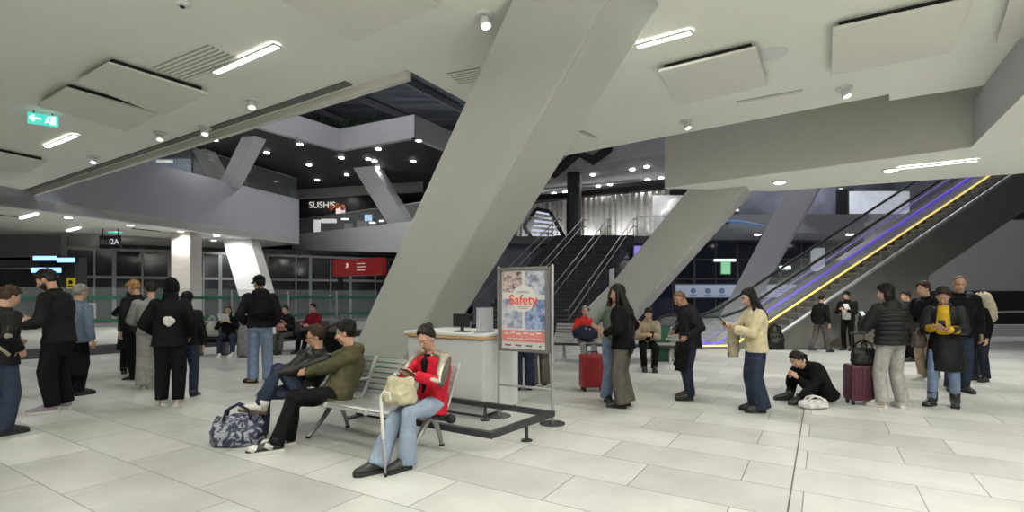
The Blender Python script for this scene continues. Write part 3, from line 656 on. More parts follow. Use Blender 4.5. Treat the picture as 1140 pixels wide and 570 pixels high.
# white ended balustrade at the foot of a second flight
r = thing('stair_newel', 'white ended stair balustrade rising above the seated person in red', 'balustrade', W(657, 372, 19.2)); r.location.z = 0
b = MB(); p = [W(655, 342, 19.2), W(679, 318, 19.2), W(679, 300, 19.2), W(684, 298, 19.2), W(684, 322, 19.2), W(660, 347, 19.2)]
o_ = r.location.copy(); b.hull2([q-o_ for q in p], [q-o_+V((0, .16, 0)) for q in p]); b.obj('panel', mat('newel_white', (.62, .62, .62), .5), r, bevel=.02)
b = MB(); q0, q1 = W(652, 341, 19.2)-o_, W(650, 372, 19.2)-o_; b.tube([q1*1, V((q0.x, .08, q0.z)), V((q0.x+.35, .08, q0.z+.03))], .03, n=8); b.bar((.2, .1, 0), (.5, .1, 1.3), .2, .12); b.obj('support', steel_dark, r)
# hanging stair with pale risers, seen from beneath
r = thing('folding_stair', 'dark framed stair with glowing pale slats above the wide staircase', 'stairs', W(613, 262, 29.8)); o_ = r.location.copy(); Y = 29.8
c4 = [W(597, 233, Y)-o_, W(612, 236, Y)-o_, W(629, 266, Y)-o_, W(599, 275, Y)-o_, W(583, 252, Y)-o_]
b = MB()
for i in range(5): b.bar(c4[i], c4[(i+1) % 5], .20, .26, up=(0, 1, 0))
b.obj('frame', black_metal, r); b = MB()
for k in range(6):
    t = (k+.5)/6; l = c4[0].lerp(c4[4].lerp(c4[3], .5), t); q = c4[1].lerp(c4[2], t); b.bar(l+V((0, .05, 0)), q+V((0, .05, 0)), .1, .12, up=(0, 1, 0))
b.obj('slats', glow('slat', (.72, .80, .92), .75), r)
# bent black duct under the roof
r = thing('bent_pipe', 'bent black pipe structure under the upper right ceiling edge', 'pipe', W(645, 180, 27)); o_ = r.location.copy(); b = MB(); b.tube([W(x, y, 27)-o_ for x, y in ((617, 193), (644, 170), (660, 179), (677, 166))], .26, n=10); b.obj('pipe', black_metal, r, True); b = MB(); b.bar(W(645, 172, 27)-o_, W(645, 140, 27)-o_, .1); b.bar(W(673, 168, 27)-o_, W(673, 140, 27)-o_, .1); b.obj('hanger', black_metal, r)
# pleated pale curtains of the upper shop, lintel and wall lamps
def curtain(p, q, z0, z1, label):
    p, q = V(p), V(q); d = q-p; L_ = d.length; d.normalize(); n = V((-d.y, d.x, 0)); N_ = int(L_/.06); vs = []
    for i in range(N_+1):
        t = i*L_/N_; o2 = .07*math.sin(t*17)+.03*math.sin(t*41+1)
        a = p+d*t+n*o2; vs.append(a)
    b = MB(); vv = [V((a.x, a.y, z)) for z in (z0, z1) for a in vs]; m_ = N_+1; b.add(vv+[v+n*.04 for v in vv], [(i, i+1, m_+i+1, m_+i) for i in range(N_)]+[(2*m_+i+m_, 2*m_+i+m_+1, 2*m_+i+1, 2*m_+i) for i in range(N_)])
    return tag(b.obj('curtain', mat('curtain_pale', (.46, .45, .43), .85, var=.1, scale=3), smooth=True), label, 'curtain')
K0, K1 = V((-.4, 35.3, 0)), V((9.6, 30.6, 0))
curtain((.2, 36.6, 0), (3.6, 34.2, 0), 4.86, 8.0, 'pale pleated shop curtain left of the round black column')
curtain((3.9, 34.0, 0), (9.6, 30.9, 0), 4.86, 8.0, 'wide pale pleated shop curtain right of the round black column')
b = MB(); b.prism([(K0.x, K0.y), (K1.x+3, K1.y-1.6), (K1.x+3, K1.y-1.2), (K0.x, K0.y+.4)], 8.0, 8.35); struct(b.obj('trim_5', black_metal))
for i in range(5):
    p = V((1.2, 35.2, 4.95)).lerp(V((8.8, 30.4, 4.95)), i/4); r = thing('uplight', 'small floor uplight at the foot of the pale curtains', 'floor lamp', p, 0, 'uplights before the curtains'); b = MB(); b.cyl((0, 0, -.1), .12, .12, n=16); b.obj('housing', black_metal, r); b = MB(); b.cyl((0, 0, .02), .1, .01, n=16); b.obj('lens', disc_glow, r); lamp('SPOT', (0, 0, .06), 130, .1, (1, 1, 1), r, V((.12, .45, .9)), 110)
# lit display with white figure beside the curtains
r = thing('shop_display', 'bright white shop display at the left top of the second slanted column', 'display', W(750, 240, 28.7)); b = MB(); b.box((0, .3, 0), (2.2, .1, 2.4)); b.obj('back_panel', mat('display_white', (.6, .6, .62), .6, emit=.35), r); b = MB(); b.ball((.1, 0, .45), (.45, .2, .55)); b.ball((.2, 0, -.3), (.6, .25, .45)); b.ball((-.4, 0, .1), (.3, .2, .3)); b.obj('white_figure', mat('figure_white', (.8, .8, .8), .6, emit=.3), r, True); b = MB(); 
for k in range(5): b.box((-.8+.35*k, .15, -.9), (.2, .25, .3+.12*(k % 2)))
b.obj('goods', mat('goods_dark', (.1, .1, .12), .6, var=.4), r)

# ================================================================ BACKDROP AT THE RIGHT (glazed shops)
blue_glass = mat('blue_dark_glass', (.018, .024, .045), .12, var=.5, scale=.6)
x0, x1, Yb = 5.2, 21.5, 27.5; nb = 7; bw = (x1-x0)/nb
for k in range(nb):
    r = thing('window_%d' % (20+k), 'x y z w', 'w', (x0+k*bw, Yb, 0)); del r['label'], r['category']; r['kind'] = 'structure'
    b = MB(); b.box((bw/2, .03, 2.2), (bw, .05, 4.4)); b.obj('pane', blue_glass, r); b = MB(); b.box((0, 0, 2.2), (.14, .14, 4.4)); b.box((bw/2, 0, 2.2), (.05, .08, 4.4))
    for z in (.1, 2.45, 3.5): b.box((bw/2, 0, z), (bw, .1, .1))
    b.obj('window_frame', steel_dark, r)
b = MB(); b.prism([(x0-.5, Yb+.2), (24, Yb+.2), (24, Yb+.6), (x0-.5, Yb+.6)], 0, 4.44); b.prism([(9.9, Yb+.3), (24, Yb+.3), (24, Yb+.6), (9.9, Yb+.6)], 4.44, 9); struct(b.obj('wall_shop_front', mat('shop_dark', (.10, .105, .135), .6, var=.5, scale=.8)))
b = MB(); b.prism([(9.8, 24.4), (24, 24.4), (24, Yb), (9.8, Yb)], 4.55, 5.45); struct(b.obj('wall_right_far_balcony', mat('far_balcony', (.30, .31, .33), .7, var=.05)))
def lit(name, label, cat, px0, py0, px1, py1, Y, m, group=None, depth=.08):
    p, q = W(px0, py0, Y), W(px1, py1, Y); c = (p+q)/2; r = thing(name, label, cat, c, 0, group); w_, h_ = abs(q.x-p.x), abs(q.z-p.z)
    b = MB(); b.box((0, 0, 0), (w_, depth, h_)); b.obj('face', m, r, bevel=.01); b = MB(); b.box((0, depth, 0), (w_+.12, depth, h_+.12)); b.obj('casing', steel_dark, r); return r
r = lit('banner', 'long pale information banner behind the two right slanted columns', 'banner', 752, 317, 893, 331, 25.5, mat('banner_pale', (.38, .42, .50), .6, emit=.18, ecol=(.5, .6, .8)))
b = MB()
for k in range(6): b.ball((-2.3+k*.72, -.05, .02), (.13, .02, .13), nu=12)
b.obj('icons', mat('banner_icon', (.18, .26, .42), .6), r); b = MB()
for k in range(6): b.box((-2.3+k*.72, -.048, -.2), (.34, .014, .04))
b.box((2.3, -.048, .08), (1.0, .014, .05)); b.box((2.2, -.048, -.06), (.8, .014, .04)); b.obj('caption_lines', mat('banner_icon', (.2, .3, .5)), r)
for s_ in (-2.9, 0, 2.9):
    b = MB(); b.bar((s_, .12, -r.location.z), (s_, .12, .3), .07); b.obj('post', steel_dark, r)
lit('shop_window', 'bright pale shop window on the upper floor under the soffit at right', 'shop window', 946, 213, 1012, 238, 27.5, mat('window_bright', (.45, .47, .5), .6, var=.25, scale=1.5, emit=.42, ecol=(.75, .8, .9)))
lit('shop_sign', 'small green lit shop sign between the two right slanted columns', 'sign', 803, 290, 813, 305, 27.36, glow('green_shop', (.25, .6, .35), .7))
lit('shop_light', 'short white lit strip above the green shop sign', 'sign', 795, 288.5, 819, 291, 27.36, glow('white_strip', (.8, .95, .85), 1.8))
lit('shop_light', 'small white lit sign right of the lavender column above the banner', 'sign', 868, 296, 880, 300, 27.36, glow('white_strip', (.8, .95, .85)))
lit('shop_opening', 'lit doorway under the grey balcony left of the escalator handrails', 'doorway', 903, 276, 918, 302, 27.36, glow('door_pale', (.42, .45, .5), .55))
lit('shop_screen', 'faint purple screen right of the wide staircase', 'screen', 706, 274, 722, 288, 27, glow('purple_screen', (.35, .25, .75), .6))
for k, (x, y) in enumerate(((818, 233), (861, 206), (883, 222), (812, 248), (902, 216), (934, 210))):
    lit('shop_light', 'small white shop light glowing on the upper floor at right', 'light', x, y, x+4, y+2, 27.66, glow('white_strip', (.8, .95, .85)), 'small lights of the upper right shops')
r = thing('neon_arc', 'curved blue lit line behind the second slanted column', 'light', W(812, 252, 24.09)); b = MB(); b.tube([(-1.6+.4*k, 0, .25*math.sin(PI*k/8)) for k in range(9)], .06, n=8); b.obj('tube', glow('arc_blue', (.10, .2, .4), .35), r, True); b = MB(); b.box((0, .15, .2), (.1, .3, .1)); b.obj('bracket', steel_dark, r)
r = thing('dark_shop_panel', 'tall black panel on the upper floor left of the bright shop window', 'panel', W(941, 226, 27.69)); b = MB(); b.box((0, 0, 0), (.9, .2, 1.5)); b.obj('panel', black_metal, r, bevel=.02)

# ================================================================ UPPER FLOOR AT THE LEFT: shop and railings
sh = thing('sushi_shop', 'black fronted shop with white lit name on the upper floor at left', 'shop', W(385, 240, 36)); o_ = sh.location.copy()
def shp(px0, py0, px1, py1, Y, nm, m, d=.3):
    p, q = W(px0, py0, Y), W(px1, py1, Y); c = (p+q)/2-o_; b = MB(); b.box(c, (abs(q.x-p.x), d, abs(q.z-p.z))); return b.obj(nm, m, sh)
shp(332, 219.5, 450, 238, 36.6, 'fascia_board', mat('shop_black', (.02, .018, .018), .5)); shp(332, 238, 450, 281, 37.1, 'back_wall', mat('shop_inside', (.06, .065, .065), .6, var=.6, scale=1.2))
shp(350, 245, 356, 260, 36, 'white_panel', glow('white_low', (.7, .72, .7), .8)); shp(384, 249, 392, 258, 36, 'menu_board', mat('menu_pale', (.3, .33, .32), .6, emit=.15)); shp(398, 246, 408, 256, 36, 'menu_board', mat('menu_pale', (.3, .33, .32)))
shp(358, 244, 374, 248, 36, 'white_letters_band', glow('white_low', (.7, .72, .7)))
text('SUSHIS', 'lettering', .62, glow('sushi_white', (.6, .58, .56), .8), sh, frame(W(358.5, 228.5, 36.2)-o_, (1, 0, 0)))
b = MB(); c = W(376, 231, 36.2)-o_
for k in range(3): b.ball(c+V((-.45+.4*k, 0, .12*(k % 2))), (.17, .08, .22))
b.obj('orange_emblem', glow('sushi_orange', (.30, .07, .03), .35), sh, True)
lit('shop_sign', 'round pale blue lit sign right of the white shop name', 'sign', 406, 239, 414, 246, 36.75, glow('clock_blue', (.45, .68, .9), 1.0))
lit('shop_light', 'pinkish white lit lamp shade right of the shop name', 'light', 374, 230, 384, 238, 36.35, glow('pink_white', (.85, .68, .66), .8))
for k, (x, y, w) in enumerate(((398, 233.5, 7), (411, 247, 7), (422, 245, 5), (433, 242, 6), (380, 243, 8))): lit('shop_light', 'small strip light glowing along the upper left shops', 'light', x, y, x+w, y+1.8, 36.75, glow('white_strip', (.8, .95, .85)), 'strip lights of the upper left shops')
b = MB(); p, q = W(322, 205, 34.5), W(470, 222, 32); b.prism([(p.x, p.y), (q.x, q.y), (q.x, q.y+.4), (p.x, p.y+.4)], 8.15, VZ+.04); struct(b.obj('trim_6', mat('pale_band', (.40, .40, .39), .7)))
upper_spots([(355, 213), (386, 216)], 8.7, 'large round spotlight at the pale band above the shop name', 'spotlights above the shop name', .22)
r = thing('glass_railing', 'glass railing on top of the pale balcony before the lit shop', 'railing', (P0.x, P0.y+.15, 5.75), math.atan2((P1-P0).y, (P1-P0).x)); LL = (V((P1.x, P1.y, 0))-V((P0.x, P0.y, 0))).length; b = MB(); b.box((LL/2, 0, .5), (LL, .02, 1.0)); b.obj('pane', clear_glass, r); b = MB(); b.tube([(0, 0, 1.02), (LL, 0, 1.02)], .03, n=8); b.obj('rail', alu, r, True)
r = thing('glass_railing', 'glass railing on top of the left grey balcony under the ceiling void', 'railing', L0+V((-.15, .1, ztop-LZ)), math.atan2(Ld.y, Ld.x)); LL = (L1-L0).length; b = MB()
for k in range(6): b.box((LL*(k+.5)/6, 0, .62), (LL/6-.06, .02, 1.2))
b.obj('pane', clear_glass, r); b = MB(); b.tube([(0, 0, 1.25), (LL, 0, 1.25)], .03, n=8); b.obj('rail', alu, r, True)
# plants in tubs on the plates
leaf = mat('leaf_green', (.035, .07, .03), .6, var=.4, scale=6); leaf_d = mat('leaf_dark', (.02, .03, .022), .6, var=.4, scale=6)
def plant(loc, h, n, label, m, spread=.5):
    r = thing('potted_plant', label, 'plant', loc); b = MB(); b.cyl((0, 0, 0), .28, .45, r2=.36, n=20); b.obj('pot', mat('pot_grey', (.14, .14, .15), .6), r); b = MB(); b.cyl((0, 0, .43), .32, .03, n=20); b.obj('soil', mat('soil', (.03, .022, .016), .9), r); b = MB()
    for k in range(n):
        a = random.random()*2*PI; l = h*random.uniform(.6, 1); s = spread*random.uniform(.4, 1.2); pts = [V((0, 0, .42)), V((math.cos(a)*s*.4, math.sin(a)*s*.4, .42+l*.6)), V((math.cos(a)*s, math.sin(a)*s, .42+l*(.75+.25*random.random())))]
        b.tube(pts, [.025, .07, .012], n=6, flat=.3, side=(-math.sin(a), math.cos(a), 0))
    b.obj('leaves', m, r, True); return r
for k, (x, y, Y, h, lb_) in enumerate(((352, 141, 24.6, .7, 'dark plant on the level above, left in the void'), (381, 141, 25.2, .9, 'bright green plant over the corner of the upper fascia'), (412, 139, 24.6, .8, 'green plant right of the corner of the upper fascia'))):
    p = W(x, y, Y); plant((p.x, p.y+.7, 9.3), h*1.3, 26, lb_, leaf, .8)
p = W(262, 205, 25.2); plant((p.x-.6, p.y+2.2, ztop-.3), 1.5, 24, 'dark spiky plant behind the left balcony railing', leaf_d, .8)
b = MB(); b.prism([((v1.x-9), v1.y-2.2), (v1.x+.2, v1.y+.2), (v2.x-.2, v2.y+.3), (v2.x+2, v2.y+6), (v1.x-8, v1.y+7)], 9.15, 9.3); struct(b.obj('floor_top', mid_wall))
r = thing('white_shop_panel', 'pale shop panels given a glow, seen through the left balcony railing', 'panel', W(205, 187, 26)); b = MB(); b.box((-1.0, 0, 0), (2.6, .2, .9)); b.obj('panel', mat('panel_blue_glow', (.16, .19, .26), .5, var=.3, emit=.5), r); b = MB(); b.box((.55, -.15, -.75), (.45, .1, .55)); b.box((-.9, -.15, .3), (.8, .1, .12)); b.box((-2, -.15, -.5), (.5, .1, .1)); b.obj('lit_patches', glow('white_low', (.7, .72, .7)), r)  # panel emits in place of light falling on it
# ================================================================ COUNTER, LOW RAIL, POSTER STAND, BENCHES
RB = math.atan2(BX.y, BX.x)                      # local x along BX, local y away from us
ct = thing('service_counter', 'white service counter with pale wooden top edge behind the seated woman in red', 'counter', (-.353, 6.23, 0), RB)
cw = mat('counter_white', (.56, .56, .57), .5, var=.02)
b = MB(); b.box((-.62, .42, .5), (1.24, .84, .93)); b.obj('body', cw, ct, bevel=.012)
b = MB(); b.box((-.62, .42, .018), (1.18, .78, .036)); b.obj('plinth', steel_dark, ct)
b = MB(); b.box((-.62, .42, .985), (1.30, .90, .035)); b.obj('wooden_edge', mat('beech_edge', (.52, .32, .14), .5, var=.1, scale=4), ct, bevel=.005)
b = MB(); b.box((-.62, .42, 1.02), (1.31, .91, .035)); b.obj('top', plastic_white, ct, bevel=.008)
b = MB(); b.box((-.02, .42, .5), (.02, .80, .88)); b.obj('end_panel', mat('counter_bright', (.70, .70, .71), .45), ct)
r = thing('counter_screen', 'small clear upright screen standing on the white counter', 'screen', (-.40, 6.42, 1.036), RB); b = MB(); b.box((0, .1, .16), (.03, .34, .32)); b.obj('pane', mat('acrylic', (.6, .63, .66), .15, alpha=.55), r); b = MB(); b.box((0, .1, .012), (.09, .36, .024)); b.obj('foot', alu, r)
r = thing('computer_monitor', 'dark monitor standing on the white counter behind the clear screen', 'monitor', (-.66, 6.62, 1.0385), RB); b = MB(); b.box((0, 0, .15), (.26, .03, .17)); b.obj('display', black_metal, r, bevel=.008); b = MB(); b.box((0, .02, .05), (.04, .03, .09)); b.box((0, .02, .008), (.18, .14, .016)); b.obj('stand', steel_dark, r)
# low square rail around the counter
lr = thing('low_rail', 'low black square rail on short posts around the white counter', 'rail', (0, 0, 0))
q = [V((-1.75, 5.77, .19)), V((-.20, 4.80, .19)), V((.44, 5.66, .19)), V((-.95, 6.55, .19))]; rm = mat('rail_black', (.045, .045, .05), .45, .4, var=.08)
b = MB(); b.bar(q[0], q[1]+BX*.03, .06); b.bar(q[1], q[2], .0599); b.bar(q[2]+BX*.03, q[3], .0598); b.obj('rail', rm, lr)
for p in (q[1].lerp(q[2], .55), q[2].lerp(q[3], .55), q[0].lerp(q[1], .35)):
    b = MB(); b.bar((p.x, p.y, .0), (p.x, p.y, .165), .035); b.cyl((p.x, p.y, 0), .06, .012); b.obj('post', rm, lr)
# poster stand
ps = thing('poster_stand', 'grey double framed poster stand with a red lettered safety poster', 'poster stand', (.155, 6.17, 0), RB)
for x in (-.375, .375):
    b = MB(); b.tube([(x, 0, .01), (x, 0, 1.86)], .019, n=12); b.obj('post', alu, ps, True)
    b = MB(); b.cyl((x, 0, 0), .155, .012, n=32, r2=.15); b.cyl((x, 0, .012), .04, .02, n=20, r2=.025); b.obj('base_plate', steel_dark, ps, bevel=.003)
b = MB(); b.tube([(-.375, 0, .40), (.375, 0, .40)], .015, n=10); b.obj('crossbar', alu, ps, True)
px0, px1, pz0, pz1 = -.345, .345, .83, 1.855
b = MB(); w_ = .035
for z in (pz0+w_/2, pz1-w_/2): b.box(((px0+px1)/2, -.045, z), (px1-px0, .03, w_))
for x in (px0+w_/2, px1-w_/2): b.box((x, -.045, (pz0+pz1)/2), (w_, .0301, pz1-pz0))
fm2 = mat('poster_frame_grey', (.20, .20, .20), .4, .5, var=.05); b.obj('frame', fm2, ps, bevel=.004)
b = MB(); b.box((.0, .03, (pz0+pz1)/2), (px1-px0+.02, .07, pz1-pz0)); b.obj('back_frame', fm2, ps, bevel=.006)
b = MB(); b.box((0, -.018, (pz0+pz1)/2), (px1-px0-.02, .02, pz1-pz0-.02)); sheet = b.obj('poster_sheet', mat('poster_paper', (.70, .67, .66), .55), ps)
y = -.031; zc = (pz0+pz1)/2
def photo_mat(nm, a, c, sc):
    m = bpy.data.materials.new(nm); m.use_nodes = True; N, L = nt(m); bs = N['Principled BSDF']; tc = N.new('ShaderNodeTexCoord'); n = N.new('ShaderNodeTexNoise'); n.inputs['Scale'].default_value = sc; n.inputs['Detail'].default_value = 6
    r = N.new('ShaderNodeValToRGB'); r.color_ramp.elements[0].position = .36; r.color_ramp.elements[1].position = .62; r.color_ramp.elements[0].color = (*a, 1); r.color_ramp.elements[1].color = (*c, 1)
    L.new(tc.outputs['Object'], n.inputs['Vector']); L.new(n.outputs[0], r.inputs[0]); L.new(r.outputs[0], bs.inputs['Base Color']); bs.inputs['Roughness'].default_value = .5; return m
for x0_, x1_, z0_, z1_, m in ((-.30, -.02, 1.55, 1.80, photo_mat('photo_crowd', (.06, .05, .07), (.66, .52, .50), 22)), (.02, .31, 1.52, 1.80, photo_mat('photo_train', (.05, .08, .16), (.55, .58, .66), 12)), (-.30, -.02, 1.11, 1.47, photo_mat('photo_track', (.16, .20, .34), (.66, .66, .72), 11)), (.02, .31, 1.10, 1.46, photo_mat('photo_blue', (.06, .10, .26), (.36, .44, .62), 18))):
    b = MB(); b.box(((x0_+x1_)/2, y+.0015, (z0_+z1_)/2), (x1_-x0_, .005, z1_-z0_)); b.obj('photo', m, sheet).parent = sheet
b = MB(); b.box((0, y, 1.02), (.61, .008, .14)); b.obj('pink_band', mat('poster_pink', (.60, .20, .19), .55, var=.1, scale=20), sheet)
b = MB(); b.loft([(V((0, y-.007, 1.475)), V((.165, 0, 0)), V((0, 0, .165))), (V((0, y+.002, 1.475)), V((.165, 0, 0)), V((0, 0, .165)))], n=40); b.obj('white_circle', mat('poster_white', (.74, .73, .72), .55), sheet)
text('Safety', 'headline', .165, mat('poster_red', (.72, .09, .05), .5), sheet, frame((0, y-.011, 1.455), (1, 0, 0)), .002)
b = MB()
for k, (w2, z) in enumerate(((.16, 1.375), (.12, 1.355), (.14, 1.56), (.18, 1.545))): b.box((0, y-.009, z), (w2, .004, .007))
b.obj('small_lines', mat('ink_grey', (.25, .22, .24)), sheet); b = MB()
for k in range(6): b.box((-.24+.09*k, y-.005, 1.045+.012*(k % 2)), (.06, .004, .014)); b.box((-.2+.085*k, y-.005, .985), (.07, .004, .01))
b.obj('pale_lines', mat('poster_white', (.74, .73, .72)), sheet)
for k in range(4):
    b = MB(); b.box((-.22+.15*k, y-.002, .905), (.08 if k < 3 else .03, .006, .02)); b.obj('logo', mat('logo_grey', (.13, .13, .17), .6), sheet)
# metal bench
PR = V((-.517, 5.09, 0)); RBENCH = math.atan2(.521, -.853)      # local x to the left along the bench, local y forward
bench = thing('metal_bench', 'silver slatted metal bench carrying the embracing couple and the woman in red', 'bench', PR, RBENCH)
PROF = [(.70, .385), (.685, .415), (.65, .43), (.58, .43), (.50, .42), (.42, .41), (.34, .40), (.27, .395), (.22, .41), (.18, .45), (.15, .51), (.12, .575), (.09, .64), (.06, .705), (.03, .765), (0, .825)]
def lerp2(t):
    i = min(int(t), len(PROF)-2); f = t-i; a, c = PROF[i], PROF[i+1]; return (a[0]+(c[0]-a[0])*f, a[1]+(c[1]-a[1])*f)
NS, PIT = 4, .59
for k in range(NS):
    xa, xb = k*PIT+.012, (k+1)*PIT-.012
    for nm, lo, hi in (('seat', 0, 9), ('backrest', 9, 15)):
        b = MB(); n_sl = 10 if nm == 'seat' else 7
        for j in range(n_sl):
            t0 = lo+(hi-lo)*(j+.03)/n_sl; t1 = lo+(hi-lo)*(j+(.93 if nm == 'seat' else .82))/n_sl; p, q = lerp2(t0), lerp2(t1)
            b.bar((xa, (p[0]+q[0])/2, (p[1]+q[1])/2), (xb, (p[0]+q[0])/2, (p[1]+q[1])/2), math.hypot(p[0]-q[0], p[1]-q[1]), .014, up=(0, -(q[1]-p[1]), (q[0]-p[0])))
        b.obj(nm, alu, bench)
    b = MB()
    for x in (xa, xb): b.tube([(x, p[0], p[1]-.004) for p in PROF], .013, n=8)
    b.obj('side_frame', alu, bench, True)
b = MB(); b.tube([(-.06, .24, .33), (NS*PIT+.05, .24, .33)], .036, n=14); b.obj('beam', steel_dark, bench, True)
b = MB(); b.tube([(-.075, .24, .33), (-.055, .24, .33)], .045, n=14); b.obj('beam_cap', rubber, bench, True)
for x in (.17, 1.55):
    lg = MB(); lg.tube([(x, .25, .33), (x, .33, .27), (x, .46, .13), (x, .61, .02)], [.032, .03, .024, .02], n=10); lg.obj('leg', alu, bench, True)
    lg = MB(); lg.tube([(x, .25, .33), (x, .18, .25), (x, .12, .12), (x, .09, .02)], [.032, .028, .022, .02], n=10); lg.obj('leg', alu, bench, True)
    lg = MB(); lg.cyl((x, .615, 0), .026, .02); lg.cyl((x, .085, 0), .026, .02); lg.obj('rubber_foot', rubber, bench)
    lg = MB(); lg.bar((x, .30, .36), (x, .30, .40), .05, .3, up=(0, 1, 0)); lg.obj('seat_bracket', steel_dark, bench)
for x in (2*PIT,):
    b = MB(); b.tube([(x, .10, .60), (x, .28, .605), (x, .42, .60), (x, .48, .575), (x, .47, .54), (x, .38, .47), (x, .30, .41)], .015, n=10); b.obj('armrest', alu, bench, True)
# second bench standing back to back, green seats
gb = thing('green_bench', 'green backed bench standing back to back behind the silver bench', 'bench', PR+V((-.853, .521, 0))*1.05+AX*.16, RBENCH)
gm = mat('green_seat', (.015, .16, .075), .5, var=.05); b = MB(); b.box((.45, -.04, .585), (.9, .03, .42)); b.obj('backrest', gm, gb, bevel=.01); b = MB(); b.box((.45, -.32, .42), (.9, .46, .04)); b.obj('seat', gm, gb, bevel=.012)
b = MB(); b.bar((.0, -.2, .33), (.9, -.2, .33), .07); b.obj('beam', steel_dark, gb)
for x in (.1, .8):
    b = MB(); b.bar((x, -.2, .33), (x, -.2, .02), .05); b.box((x, -.2, .012), (.09, .42, .024)); b.obj('leg', steel_dark, gb)

# benches further back in the hall
def far_bench(loc, rz, L_, label, n):
    r = thing('metal_bench', label, 'bench', loc, rz)
    for k in range(n):
        x0_ = -L_/2+k*L_/n; b = MB()
        for j in range(6): b.box((x0_+L_/n/2, -.02-.075*j, .43), (L_/n-.04, .06, .02))
        b.obj('seat', alu, r); b = MB()
        for j in range(5): b.box((x0_+L_/n/2, .05+.02*j, .52+.075*j), (L_/n-.04, .02, .055))
        b.obj('backrest', alu, r)
    b = MB(); b.bar((-L_/2, -.15, .37), (L_/2, -.15, .37), .06); b.obj('beam', steel_dark, r)
    for x in (-L_/2+.25, L_/2-.25):
        b = MB(); b.tube([(x, -.38, .02), (x, -.15, .37), (x, .1, .02)], .025, n=8); b.obj('leg', alu, r, True)
    return r
# ================================================================ PEOPLE
skin_a = mat('skin_light', (.46, .27, .19), .5, var=.08, scale=12); skin_b = mat('skin_tan', (.33, .18, .115), .5, var=.08, scale=12)
m_eye = mat('eye_dark', (.02, .015, .012), .3); m_brow = mat('brow', (.05, .03, .02), .7); m_lip = mat('lip', (.33, .12, .10), .5); m_white = mat('eye_white', (.6, .58, .55), .35)
def hairm(n, c): return mat('hair_'+n, c, .5, var=.3, scale=30, bump=.3, bscale=120, spec=.15)
H_BLACK = hairm('black', (.008, .007, .007)); H_BROWN = hairm('brown', (.035, .020, .012)); H_BLOND = hairm('blond', (.26, .15, .06)); H_GREY = hairm('grey', (.22, .21, .20)); H_DARK = hairm('dark', (.015, .011, .009))

def ik(a, t, l1, l2, pole):
    d = t-a; mx = (l1+l2)*.998
    if d.length > mx: t = a+d.normalized()*mx; d = t-a
    if d.length < abs(l1-l2)*1.02+.02: d = d.normalized()*(abs(l1-l2)*1.02+.02); t = a+d
    L_ = d.length; u = d.normalized(); x = (l1*l1-l2*l2+L_*L_)/(2*L_); h = math.sqrt(max(0, l1*l1-x*x))
    p = V(pole)-u*V(pole).dot(u); p = p.normalized() if p.length > 1e-5 else u.orthogonal().normalized()
    return a+u*x+p*h, t

def rotm(yaw, pitch, roll=0): return Matrix.Rotation(math.radians(yaw), 3, 'Z') @ Matrix.Rotation(math.radians(-pitch), 3, 'X') @ Matrix.Rotation(math.radians(roll), 3, 'Y')

